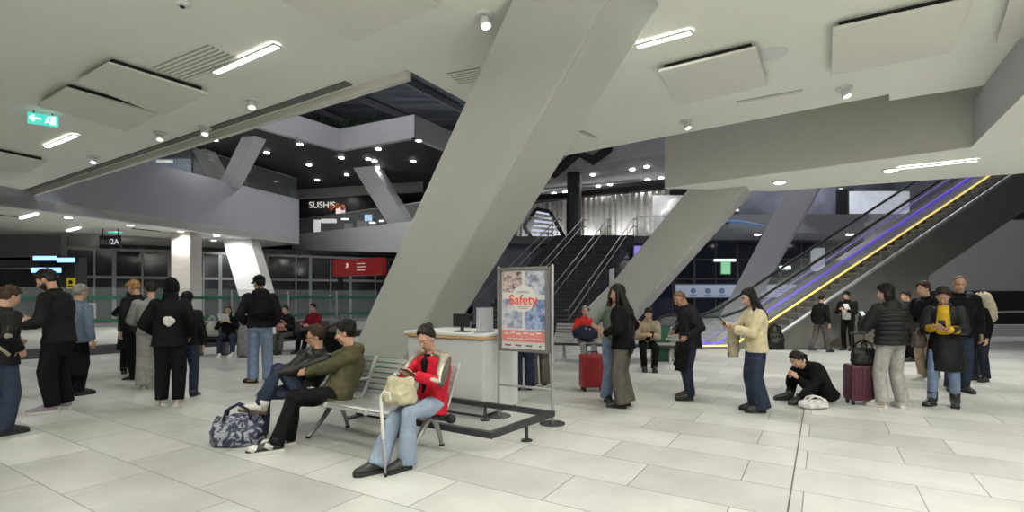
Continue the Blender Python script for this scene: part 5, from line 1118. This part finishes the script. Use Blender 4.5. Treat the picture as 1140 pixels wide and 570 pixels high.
# --- couple on the bench
w = Person('person in an olive parka leaning back on the bench hugging the one with glasses', (-1.86, 5.36), 222, 1.74, hip=.465, lean=-30, hunch=32, pitch=10, yaw=-20, side=0, twist=-18, vox=.0068,
           hands={'R': (.46, .20, .70), 'L': (.27, .30, .66)}, elbows={'R': (.6, -.3, -.6), 'L': (-.4, .3, -.8)}, feet={'R': (-.06, .66, 0, 14), 'L': (.09, .50, 0, 5)}, knees={'R': (.1, .4, 1), 'L': (-.1, .4, 1)}, handdir={'R': (.9, .3, -.2), 'L': (.8, .4, 0)}, palm={'R': (0, .4, -.8), 'L': (.2, -.8, -.4)}, curl=.5)
w.legs(BLK, .108, .082, .075, wr=.010); w.top(OLIVE, -.10, .045, (.084, .074, .058), name='parka', wr=.016, hood=True, hemw=.175); w.hair(H_BLACK, 'short', vol=1.9, line=.24); w.shoes(mat('shoe_panda', (.015, .015, .015), .5), SOLE_W, 0, 1.22); om = w
for ch in list(w.root.children):
    if ch.name.startswith('shoe'):
        b = MB(); b.ball((0, .155, .045), (.050, .060, .034)); 
        for sg in (1, -1): b.box((sg*.043, .025, .060), (.016, .075, .04), Matrix.Rotation(.5, 3, 'X'))
        b.obj('white_panels', SH_W, ch, True)
b = MB(); kk = w.hp['R'].lerp(w.kn['R'], .55)
b.box(kk+V((.02, -.01, .098)), (.055, .014, .02), Matrix.Rotation(.5, 3, 'X')); b.box(kk+V((.02, .02, .096)), (.055, .012, .02), Matrix.Rotation(-.3, 3, 'X')); b.box(kk+V((.0, .0, .097)), (.012, .06, .018)); b.obj('white_trouser_emblem', SH_W, w.root)
w = Person('person with glasses and black leather jacket sitting cross legged on the bench', (-2.30, 5.60), 228, 1.62, hip=.46, lean=-28, hunch=30, pitch=8, yaw=-22, roll=-6, side=-10, vox=.007,
           hands={'R': (.10, .28, .70), 'L': (-.02, .30, .68)}, feet={'R': (.0, .50, 0, 0), 'L': (-.02, .50, .30, 30, 10)}, knees={'R': (.1, .4, 1), 'L': (.25, .4, 1)}, curl=.8, palm={'R': (-.7, 0, -.6), 'L': (.7, 0, -.6)}, handdir={'R': (-.7, .4, -.2), 'L': (.7, .4, -.2)})
w.legs(JEANS_D, .102, .082, .075, wr=.010); w.top(LEATHER, -.09, .035, (.078, .068, .052), name='leather_jacket', wr=.014, hemw=.165); w.hair(H_BROWN, 'short', vol=1.5, line=.16); w.glasses(); w.shoes(SH_W, mat('gum_sole', (.10, .06, .03), .6), 0, 1.05)
r = softbag((FL(262, 497).x, FL(262, 497).y+.06, 0), .25, (.50, .26, .30), mat('bag_pattern', (.05, .06, .10), .6, var=.2), 'navy bag with white pattern on the floor by the black and white sneakers', 'carry_bag', 'bag', True, NAVY, wr=.022, top=.75)
def pat():
    m = bpy.data.materials.new('navy_white_pattern'); m.use_nodes = True; N, L = nt(m); bs = N['Principled BSDF']; tc = N.new('ShaderNodeTexCoord'); v = N.new('ShaderNodeTexNoise'); v.inputs['Scale'].default_value = 13; v.inputs['Detail'].default_value = 2.5; v.inputs['Distortion'].default_value = 1.6
    c = N.new('ShaderNodeValToRGB'); c.color_ramp.elements[0].position = .50; c.color_ramp.elements[1].position = .60; c.color_ramp.elements[0].color = (.014, .018, .045, 1); c.color_ramp.elements[1].color = (.30, .32, .38, 1)
    L.new(tc.outputs['Object'], v.inputs['Vector']); L.new(v.outputs[0], c.inputs[0]); L.new(c.outputs[0], bs.inputs['Base Color']); bs.inputs['Roughness'].default_value = .6; return m
r.children[0].data.materials[0] = pat()

# --- standing people, left side
def stand(label, px, py, ytop, heading, H=None, **kw):
    p = FL(px, py); return Person(label, (p.x, p.y), heading, H or hgt(ytop, py), **kw)
w = stand('person in a dark jacket with a beige strap cut off by the left edge', 0, 484, 318, 75, vox=.010, hands={'L': (-.20, .22, 1.0), 'R': (.22, .05, .92)}, pitch=15)
w.legs(JEANS_D, .105, .088, .085); w.top(BLK2, -.12, .04, (.08, .07, .055), hemw=.175); w.hair(H_BROWN, 'short'); w.shoes(SH_B); w.strap(BEIGE, -1, .022)
b = MB(); a, e = w.sh['R'], w.el['R']; q = V((.05, -.03, 0)); b.tube([a.lerp(e, .35)+q, e+q, e.lerp(w.wr['R'], .6)+q*.8], [.03, .035, .022], n=10, flat=.5, side=(0, 1, 0)); b.obj('beige_sleeve_stripe', BEIGE, w.root, True)
w = stand('bearded person in black reading a phone, facing left in the left queue', 66, 457, 299, 196, vox=.009, pitch=24, hunch=10, hands={'R': (.08, .34, 1.20), 'L': (-.10, .32, 1.12)}, palm={'R': (-.5, -.4, .7), 'L': (.5, -.4, .7)}, feet={'R': (.13, .03, 0, 10), 'L': (-.14, .06, 0, -8)}, curl=.7)
w.legs(BLK, .112, .10, .078, -.03, wr=.010); w.top(BLK2, -.10, .045, (.085, .074, .055), hemw=.18, wr=.012); w.hair(H_DARK, 'short', line=.36); w.beard(H_BROWN); w.shoes(mat('shoe_lilac', (.30, .27, .36), .6), SOLE_W, 0, 1.08); phone(w, 'L', 'mobile phone held by the bearded person in black', True, (.05, .02, .03))
b = MB(); b.loft([(w.P+V((0, 0, -.28)), V((.17, 0, 0)), V((0, .12, 0))), (w.P+V((0, -.0, -.06)), V((.215, 0, 0)), V((0, .16, 0))), (w.P+V((0, 0, .04)), V((.20, 0, 0)), V((0, .15, 0)))], n=20); organic(b, 'tied_jacket', BLK, .012, w.root, 3, .014, 9)
w = stand('grey haired person in a steel blue jacket behind the bearded one', 84, 440, 317, 80, vox=.011); w.legs(BLK); w.top(STEELB, -.10, .04, (.078, .068, .05), hemw=.17); w.hair(H_GREY, 'short', vol=1.2); w.shoes(SH_B)
pq = FL(92, 438); softbag((pq.x+.12, pq.y-.25, .30), .2, (.26, .16, .36), BLK, 'black shoulder bag hanging beside the steel blue jacket', 'shoulder_bag', 'bag', True)
w = stand('person in a long black coat raising a phone, leftmost of the queue before the barrier', 145, 416, 325, 118, female=True, vox=.011, hands={'R': (.10, .28, 1.42), 'L': (-.1, .3, 1.3)}); w.legs(BLK); w.top(BLK, -.42, .04, (.078, .07, .055), name='coat', hemw=.20); w.hair(H_BLACK, 'bob'); w.shoes(SH_B); phone(w, 'R', 'mobile phone raised by the person in the long black coat', True, (0, .02, .04), 10)
w = stand('blond person in black clothes turned left, behind the one in grey', 154, 424, 312, 165, vox=.011, pitch=20); w.legs(BLK); w.top(BLK2, -.10, .04, (.08, .07, .052), hemw=.17); w.hair(H_BLOND, 'short', vol=1.6, line=.2); w.shoes(SH_B, SOLE_W)
w = stand('person in grey sweater and wide grey trousers with dark hair', 168, 432, 314, 120, vox=.010, hands={'L': (-.16, .26, 1.05), 'R': (.16, .2, .98)}); w.legs(GREYL, .115, .11, .115); w.top(GREYT, -.05, .04, (.085, .075, .055), name='sweater', collar=.03, hemw=.175); w.hair(H_DARK, 'short'); w.shoes(SH_W, SOLE_W)
w = stand('person in a black hooded top with a white print on the back', 189, 452, 310, 112, female=True, vox=.0095, feet={'R': (.10, .02, 0, 14), 'L': (-.11, .12, 0, -25)}, hands={'L': (-.22, .2, 1.0), 'R': (.22, .1, .95)}); w.legs(BLK, .11, .095, .078, -.035); w.top(BLK, -.12, .05, (.09, .08, .06), hemw=.185, name='hooded_top', wr=.012); w.hoodup(BLK); w.shoes(mat('shoe_cream', (.48, .45, .38), .6), SOLE_W, 0, 1.08)
b = MB(); q = w.chest-w.U*.10-w.D*(.158*w.k+.012)+w.X*.02
for a_, rr in ((0, .045), (1.2, .035), (2.4, .042), (3.6, .033), (4.8, .04)): b.ball(q+w.X*.032*math.cos(a_)+w.U*.032*math.sin(a_), (rr, .012, rr), nu=14, nv=8)
b.obj('white_back_print', WHITE_C, w.root, True)
w = stand('person in jeans with a dark backpack right behind the black hooded top', 207, 444, 325, 108, female=True, vox=.011); w.legs(JEANS_D); w.top(BLK2, -.06, .04, (.075, .065, .05)); w.hair(H_BLACK, 'short'); w.shoes(SH_B, SOLE_W)
b = MB(); b.loft([(w.N-w.U2*.02, w.X*.09*w.k, w.D*.085*w.k), (w.N+w.U2*.04, w.X*.075*w.k, w.D*.07*w.k)], n=18); b.obj('white_collar', WHITE_C, w.root, True); backpack(w, NAVY, 'dark backpack on the person in jeans behind the black hooded top')
w = stand('person in pale jeans, black backpack and cap standing before the white slanted column', 290, 426, 307, 118, vox=.0095, yaw=35, hands={'L': (-.24, .18, 1.02), 'R': (.2, .15, .98)}, feet={'R': (.11, -.02, 0, 14), 'L': (-.12, .06, 0, -45)}); w.legs(JEANS, .10, .088, .085, wr=.008); w.top(BLK2, -.04, .05, (.088, .076, .058), wr=.014); w.hair(H_BLACK, 'short'); w.shoes(mat('shoe_brown', (.05, .04, .03), .6)); backpack(w, BLK, 'black backpack on the person in pale jeans before the white column', (.33, .20, .50))
b = w.headshell(lambda x, y, z: 1.10 if z > .12 else .8, BLK, 'cap'); b.loft([(w.Hc+w.HM @ V((0, .07, .05)), w.HM @ V((.07, 0, 0)), w.HM @ V((0, 0, .012))), (w.Hc+w.HM @ V((0, .16, .035)), w.HM @ V((.05, 0, 0)), w.HM @ V((0, 0, .008)))], n=14); b.obj('cap', BLK, w.root, True)
q = w.world(w.palm_c['L']); r = thing('paper_cup', 'white paper cup in the left hand of the person with the black backpack', 'cup', q); b = MB(); b.cyl((0, 0, -.05), .032, .11, r2=.042); b.obj('cup', SH_W, r, True); b = MB(); b.cyl((0, 0, .06), .045, .012); b.obj('lid', plastic_white, r)

# --- seated people at the left back, with their low benches and bags
def low_bench(px0, px1, py, label):
    a, c = FL(px0, py), FL(px1, py-2); r = thing('low_bench', label, 'bench', (a+c)/2+V((0, .25, 0)), math.atan2(c.y-a.y, c.x-a.x)); L_ = (c-a).length; b = MB(); b.box((0, 0, .39), (L_, .5, .10)); b.obj('seat', BLK, r, bevel=.02); b = MB(); b.box((0, .28, .62), (L_, .08, .40)); b.obj('backrest', cloth('bench_grey', (.13, .13, .13)), r, bevel=.02); b = MB()
    for x in (-L_*.45, 0, L_*.45):
        b = MB(); b.box((x, 0, .17), (.08, .44, .34)); b.obj('leg', steel_dark, r)
    return r
low_bench(212, 276, 397, 'low dark bench carrying the person with the white paper, left back'); low_bench(300, 392, 392, 'low dark bench carrying the two seated people right of the backpack person')
p = FL(250, 397); w = Person('person in black with a white paper sitting on the low bench at the left back', (p.x, p.y+.18), 285, 1.62, True, hip=.52, lean=-4, hunch=10, vox=.012, hands={'R': (.1, .25, .85), 'L': (-.1, .25, .85)}, feet={'R': (.08, .48, 0, 0), 'L': (-.2, .55, 0, 10)}, knees={'R': (.1, .4, 1), 'L': (-.2, .4, 1)}); w.legs(JEANS_D); w.top(BLK); w.hair(H_BROWN, 'bob'); w.shoes(SH_W, SOLE_W)
q = w.world(V((.04, .27, .98))); r = thing('paper_sheet', 'white paper held by the seated person on the low bench', 'paper', q, math.radians(285-90)); b = MB(); b.box((0, 0, 0), (.24, .006, .2), Matrix.Rotation(-.5, 3, 'X')); b.obj('sheet', WHITE_C, r); b = MB(); b.box((0, -.006, 0), (.18, .003, .01), Matrix.Rotation(-.5, 3, 'X')); b.obj('printed_line', m_case_blk, r)
p = FL(231, 395); softbag((p.x, p.y+.2, .445), 0, (.32, .2, .40), cloth('bag_white', (.42, .43, .40)), 'pale bag standing on the low bench left of the person with the paper', 'carry_bag', 'bag', True)
p = FL(318, 393); w = Person('person in dark clothes with a pink bag seated just right of the backpack person', (p.x, p.y+.18), 255, 1.62, True, hip=.52, lean=4, hunch=14, vox=.012, hands={'R': (.1, .3, .72), 'L': (-.1, .3, .72)}, feet={'R': (.08, .45, 0, 0), 'L': (-.1, .5, 0, 0)}, knees={'R': (.1, .4, 1), 'L': (-.1, .4, 1)}); w.legs(BRNT); w.top(BLK2); w.hair(H_DARK, 'short'); w.shoes(SH_B)
softbag(w.world(V((0, .28, .60))), .2, (.3, .18, .2), cloth('bag_pink', (.30, .14, .15)), 'dull pink bag on the lap of the person in dark clothes at the back', 'handbag', 'bag', True)
p = FL(346, 392); w = Person('person in a dark red top sitting on the low bench at the left back', (p.x, p.y+.18), 250, 1.70, hip=.52, lean=-6, hunch=10, vox=.012, hands={'R': (.14, .3, .75), 'L': (-.1, .3, .72)}, feet={'R': (.08, .55, 0, 0), 'L': (-.15, .6, 0, 0)}, knees={'R': (.1, .4, 1), 'L': (-.1, .4, 1)}); w.legs(BLK); w.top(cloth('dark_red', (.16, .008, .018))); w.hair(H_BLACK, 'short'); w.shoes(SH_B)
p = FL(374, 392); softbag((p.x, p.y-.15, 0), .1, (.9, .4, .55), BLK, 'large black bag on the floor right of the person in the dark red top', 'travel_bag', 'bag', True)
softbag((p.x+.1, p.y+.2, .445), .1, (.7, .3, .42), cloth('bag_grey', (.16, .16, .17)), 'grey bag lying on the low bench behind the large black bag', 'travel_bag', 'bag', True)
p = FL(276, 397); softbag((p.x, p.y-.05, 0), .1, (.45, .3, .75), cloth('bag_mid_grey', (.20, .20, .21)), 'tall grey bag on the floor left of the pale jeans', 'travel_bag', 'bag', True)

# --- people behind the poster stand
w = stand('person in blue jeans mostly hidden behind the poster', 583, 434, 318, 95, 1.66, vox=.012); w.legs(JEANS_D, .105, .09, .085); w.top(BLK); w.hair(H_BLACK); w.shoes(SH_B)
w = stand('person in grey brown trousers mostly hidden by the right side of the poster', 600, 431, 315, 100, 1.66, vox=.012); w.legs(BRNT, .105, .09, .09); w.top(NAVY); w.hair(H_BROWN); w.shoes(SH_B, SOLE_W)

# --- bench in the middle distance
bq = FL(690, 404); bench2 = far_bench((bq.x, bq.y+.45, 0), math.radians(-14), 2.9, 'silver metal bench behind the two chatting people, carrying two seated people', 5)
p = FL(655, 409); w = Person('person in a bright red top, dark coat over the lap, on the far bench', (p.x, p.y+.55), 275, 1.62, True, hip=.54, lean=-4, hunch=14, vox=.010, pitch=4, hands={'R': (.14, .3, .78), 'L': (-.1, .3, .76)}, feet={'R': (.1, .42, 0, 0), 'L': (-.1, .45, 0, 0)}, knees={'R': (.1, .4, 1), 'L': (-.1, .4, 1)}); w.legs(GREYT); w.top(REDSH, sl=(.075, .065, .05)); w.hair(H_GREY, 'crop', vol=.8); w.shoes(SH_B)
b = MB(); b.loft([(V((.05, .30, .60)), V((.25, 0, 0)), V((0, .18, 0))), (V((.05, .28, .74)), V((.27, 0, 0)), V((0, .2, 0))), (V((.02, .22, .86)), V((.16, 0, 0)), V((0, .12, 0)))], n=22); o = organic(b, 'folded_coat', NAVY, .014, None, 3, .03, 8); o.matrix_world = Matrix.Translation(w.root.location) @ Matrix.Rotation(w.root.rotation_euler.z, 4, 'Z'); tag(o, 'dark navy coat folded over the lap of the person in bright red', 'coat')
p = FL(661, 436); suitcase((p.x, p.y+.1, 0), math.radians(8), .40, .25, .52, mat('case_red', (.22, .006, .010), .42, var=.1), 'bright red suitcase standing in front of the person in the red top', .16)
p = FL(726, 414); w = Person('person in a beige jacket with dark cap hunched over a phone on the far bench', (p.x, p.y+.40), 262, 1.68, hip=.54, lean=14, hunch=18, pitch=22, vox=.010, hands={'R': (.06, .36, .72), 'L': (-.06, .36, .72)}, feet={'R': (.09, .34, 0, 0), 'L': (-.1, .40, 0, 0)}, knees={'R': (.1, .4, 1), 'L': (-.1, .4, 1)}); w.legs(BLK); w.top(TAN, sl=(.08, .07, .055), wr=.012); w.hair(H_DARK, 'short', vol=1.3); w.shoes(SH_B)
b = MB(); b.loft([(w.chest+w.D*.11, w.X*.05, w.D*.05), (w.waist+w.D*.10, w.X*.06, w.D*.05)], n=14); b.obj('dark_shirt', BLK, w.root, True); phone(w, 'R', 'mobile phone in the hands of the person in the beige jacket', True, (-.05, .03, .02))
gp = FL(741, 408); r = thing('green_bin', 'green panelled bin with pale side behind the person in the beige jacket', 'bin', (gp.x+.18, gp.y+1.0, 0), .1); b = MB(); b.box((0, 0, .42), (.32, .4, .80)); b.obj('body', mat('bin_green', (.012, .085, .05), .5, var=.08), r, bevel=.015); b = MB(); b.box((.26, 0, .42), (.18, .36, .78)); b.obj('pale_side', mat('bin_pale', (.30, .30, .27), .6), r, bevel=.01); b = MB(); b.box((.08, 0, .835), (.56, .44, .035)); b.obj('lid', steel_dark, r, bevel=.008)

# --- two chatting people
w = stand('person in a sage printed tee and jeans facing us, partly behind long black hair', 683, 447, 318, 285, female=True, vox=.009, yaw=-20, hands={'R': (.17, .12, 1.0), 'L': (-.15, .2, 1.05)}); w.legs(JEANS, .10, .085, .09); w.top(SAGE, -.02, .028, (.068, .062, .05), name='tee', collar=0, short=.85); w.hair(H_BROWN, 'long', .35, line=.27); w.shoes(SH_B)
b = MB(); q = w.chest+w.D*(.15*w.k)
for j in range(3): b.box(q+w.X*(-.07+.07*j), (.05, .02, .06))
b.obj('tee_print', BLK, w.root)
w = stand('person with very long black hair, black jacket and wide brown grey trousers', 694, 453, 317, 150, female=True, vox=.009, yaw=10, hands={'L': (-.18, .2, 1.0), 'R': (.2, .1, .95)}); w.legs(BRNT, .108, .10, .11, wr=.010); w.top(BLK, -.10, .045, (.082, .072, .055), hemw=.175, wr=.012); w.hair(H_BLACK, 'long', .62, 1.25); w.shoes(SH_B)
# --- man in profile
w = stand('bald person in a dark jacket looking down, facing left in profile', 768, 444, 321, 182, vox=.009, pitch=34, hunch=14, skin=skin_b, hands={'R': (.20, .16, .98), 'L': (-.2, .12, .92)}, feet={'R': (.1, .0, 0, 4), 'L': (-.1, .08, 0, 0)}); w.legs(NAVY, .10, .088, .075); w.top(cloth('charcoal', (.014, .014, .017)), -.12, .05, (.088, .076, .056), hemw=.18, wr=.012); w.hair(hairm('stubble', (.12, .075, .05)), 'crop', vol=.1, line=-.10); w.shoes(mat('shoe_dkbrown', (.035, .025, .018), .6), None, .03)
q = w.world(w.palm_c['L']); r = softbag((q.x-.05, q.y-.03, .43), .4, (.22, .14, .42), BLK, 'dark jacket hanging from the arm of the bald person in profile', 'hanging_jacket', 'jacket', False, wr=.03)
# --- cream cardigan
w = stand('person with long black hair in a cream cardigan and dark jeans holding a phone', 842, 458, 321, 176, female=True, vox=.0085, pitch=18, hands={'R': (.10, .36, 1.12), 'L': (-.06, .30, 1.08)}, palm={'R': (-.5, -.3, .8), 'L': (.5, -.3, .8)}, curl=.7, feet={'R': (.07, .02, 0, 5), 'L': (-.08, .0, 0, 0)}); w.legs(JEANS_D, .105, .098, .112, wr=.008); w.top(CREAM, -.09, .035, (.08, .074, .058), name='cardigan', hemw=.17, wr=.010); w.hair(H_BLACK, 'long', .42, 1.15); w.shoes(SH_B); phone(w, 'R', 'mobile phone held by the person in the cream cardigan', True, (-.02, .03, .03))
q = w.world(V((.14, .24, .68))); softbag(q, .3, (.16, .12, .44), BEIGE, 'beige jacket hanging over the arm of the person in the cream cardigan', 'hanging_jacket', 'jacket', False, wr=.025)
w.strap(LEATHER, -1, .016); q = w.world(V((-.03, -.225, .80))); softbag(q, .1, (.24, .13, .25), LEATHER, 'black shoulder bag behind the back of the person in the cream cardigan', 'shoulder_bag', 'bag', True)
# --- seated on the floor
p = FL(905, 447); w = Person('person in black crouched on the floor with legs drawn up', (p.x, p.y), 190, 1.66, hip=.13, hipxy=(0, -.16), lean=26, hunch=34, pitch=32, vox=.0095, hands={'R': (.08, .30, .36), 'L': (-.06, .30, .36)}, feet={'R': (.15, .30, 0, 20), 'L': (-.12, .34, 0, -15)}, knees={'R': (.5, .2, 1), 'L': (-.5, .2, 1)}); w.legs(BLK2); w.top(BLK, -.09, .05, (.088, .076, .056), wr=.014, hemw=.19); w.hair(H_DARK, 'ponytail', vol=1.1); w.shoes(SH_B)
p = FL(905, 454); softbag((p.x, p.y-.02, 0), .1, (.40, .20, .12), cloth('bag_white2', (.55, .54, .52)), 'white bag lying on the floor before the crouched person', 'white_bag', 'bag', True, wr=.02)
# --- man by the escalator
w = stand('person in a white tee and dark jacket looking at a phone under the escalator', 944, 390, 324, 215, vox=.011, pitch=24, hands={'R': (.08, .30, 1.15), 'L': (-.08, .28, 1.12)}); w.legs(BLK); w.top(BLK2, -.05, .035, (.075, .066, .05)); w.hair(H_BLACK, 'short', vol=1.2); w.shoes(SH_B)
b = MB(); b.loft([(w.S+w.D*.08, w.X*.08, w.D*.05), (w.chest+w.D*.115, w.X*.11, w.D*.06), (w.P+w.D*.10, w.X*.11, w.D*.06)], n=16); b.obj('white_tee', WHITE_C, w.root, True); phone(w, 'R', 'mobile phone held by the person in the white tee', True, (-.04, .03, .03))
softbag((w.root.location.x+.35, w.root.location.y-.1, .48), .3, (.3, .2, .6), NAVY, 'dark blue coat hanging beside the person in the white tee', 'hanging_coat', 'coat', False, wr=.02)
w = stand('person all in dark clothes walking in the shade of the escalator wall', 913, 392, 338, 20, 1.55, vox=.012, feet={'R': (.09, .22, 0, 0), 'L': (-.09, -.2, .04, 0)}); w.legs(BRNT); w.top(BLK2, -.1); w.hair(H_DARK); w.shoes(SH_B)
# --- group at the right
w = stand('person in a black puffer jacket and pale grey wide trousers, back turned', 992, 454, 316, 98, female=True, vox=.009, yaw=20, hands={'L': (-.14, .3, 1.18), 'R': (.18, .2, 1.0)}, feet={'R': (.13, .0, 0, 20), 'L': (-.12, .06, 0, -20)}); w.legs(GREYL, .105, .088, .086, -.03, wr=.008); w.top(mat('puffer_black', (.007, .007, .0075), .55, var=.1, spec=.2), -.05, .06, (.10, .088, .065), name='puffer_jacket', hemw=.17, puff=.022, hood=True, wr=.008); w.hair(H_BLACK, 'bob', vol=1.1); w.shoes(SH_W, SOLE_W); phone(w, 'L', 'mobile phone held by the person in the black puffer jacket', True, (0, .03, .04))
p = FL(965, 452); suitcase((p.x, p.y+.12, 0), math.radians(-6), .36, .24, .50, mat('case_burgundy', (.055, .010, .022), .4, var=.1), 'dark burgundy suitcase beside the black puffer jacket', .42); softbag((p.x, p.y+.06, .565), .1, (.36, .22, .24), LEATHER, 'black bag set on top of the burgundy suitcase', 'handbag', 'bag', True)
w = stand('person in a dark jacket behind the black puffer jacket', 1012, 402, 324, 175, vox=.011); w.legs(BLK); w.top(BLK2, -.1); w.hair(H_BLACK); w.shoes(SH_B)
w = stand('person in tan trousers and black jacket looking left between the others', 1033, 424, 314, 190, vox=.0095, yaw=-8, hands={'R': (.1, .3, 1.05), 'L': (-.08, .35, .92)}); w.legs(TAN, .105, .09, .085); w.top(BLK, -.1, .045, (.085, .075, .056), hemw=.175); w.hair(H_BROWN, 'short', vol=1.4, line=.3); w.shoes(SH_W, SOLE_W)
w = stand('tall bald person in a black jacket behind the one in mustard yellow', 1066, 436, 307, 250, vox=.0095, skin=skin_b, pitch=16, yaw=-15); w.legs(JEANS_D); w.top(BLK, -.1, .055, (.092, .08, .06), hemw=.18); w.hair(hairm('stubble', (.12, .075, .05)), 'crop', vol=.1, line=-.25); w.shoes(SH_B)
w = stand('person in a mustard sweater and long black coat looking down at a phone', 1052, 452, 318, 222, female=True, vox=.0085, pitch=30, hunch=12, skin=skin_b, hands={'R': (.07, .32, 1.08), 'L': (-.09, .30, 1.06)}, palm={'R': (-.5, -.3, .8), 'L': (.5, -.3, .8)}, curl=.7, feet={'R': (.13, .10, 0, 16), 'L': (-.10, -.02, 0, -10)})
w.legs(JEANS, .10, .075, .055); w.top(mat('coat_black', (.006, .006, .0065), .55, var=.12, spec=.18), -.42, .035, (.078, .07, .052), name='long_coat', hemw=.20, wr=.010); w.hair(H_DARK, 'bun', vol=1.9, line=.3); w.shoes(SH_B, None, .12)
k = w.k; b = MB(); b.loft([(w.N+w.D*.045+w.U2*.03, w.X*.06, w.D*.045), (w.S+w.D*.09, w.X*.075, w.D*.05), (w.chest+w.D*.13, w.X*.080, w.D*.045), (w.waist+w.D*.115, w.X*.075, w.D*.05)], n=18); organic(b, 'mustard_sweater', MUST, .010, w.root, 2, .006)
for c in 'RL':
    b = MB(); e, h = w.el[c], w.wr[c]; b.tube([e.lerp(h, .55), e.lerp(h, .98)], [.056, .05], n=12); b.obj('mustard_cuff', MUST, w.root, True)
phone(w, 'R', 'mobile phone held by the person in the mustard sweater', True, (-.05, .03, .02))
softbag(w.world(V((.26, .10, .78))), .4, (.26, .13, .24), mat('bag_brown', (.05, .035, .028), .5), 'brown shoulder bag at the hip of the person in the mustard sweater', 'shoulder_bag', 'bag', True)
w = stand('person in dark clothes bending under a large cream backpack at far right', 1090, 424, 338, 195, 1.62, vox=.0105, lean=16, hunch=20); w.legs(NAVY); w.top(BLK, -.06, .04); w.hair(H_BLACK); w.shoes(SH_B)
backpack(w, cloth('pack_cream', (.42, .38, .30)), 'large cream and black backpack worn by the bending person at far right', (.34, .22, .52), strapm=BLK)
p = FL(1082, 423); suitcase((p.x, p.y+.1, 0), math.radians(10), .38, .25, .55, mat('case_black', (.012, .012, .014), .45, var=.1), 'black suitcase behind the black coat at far right', .3)
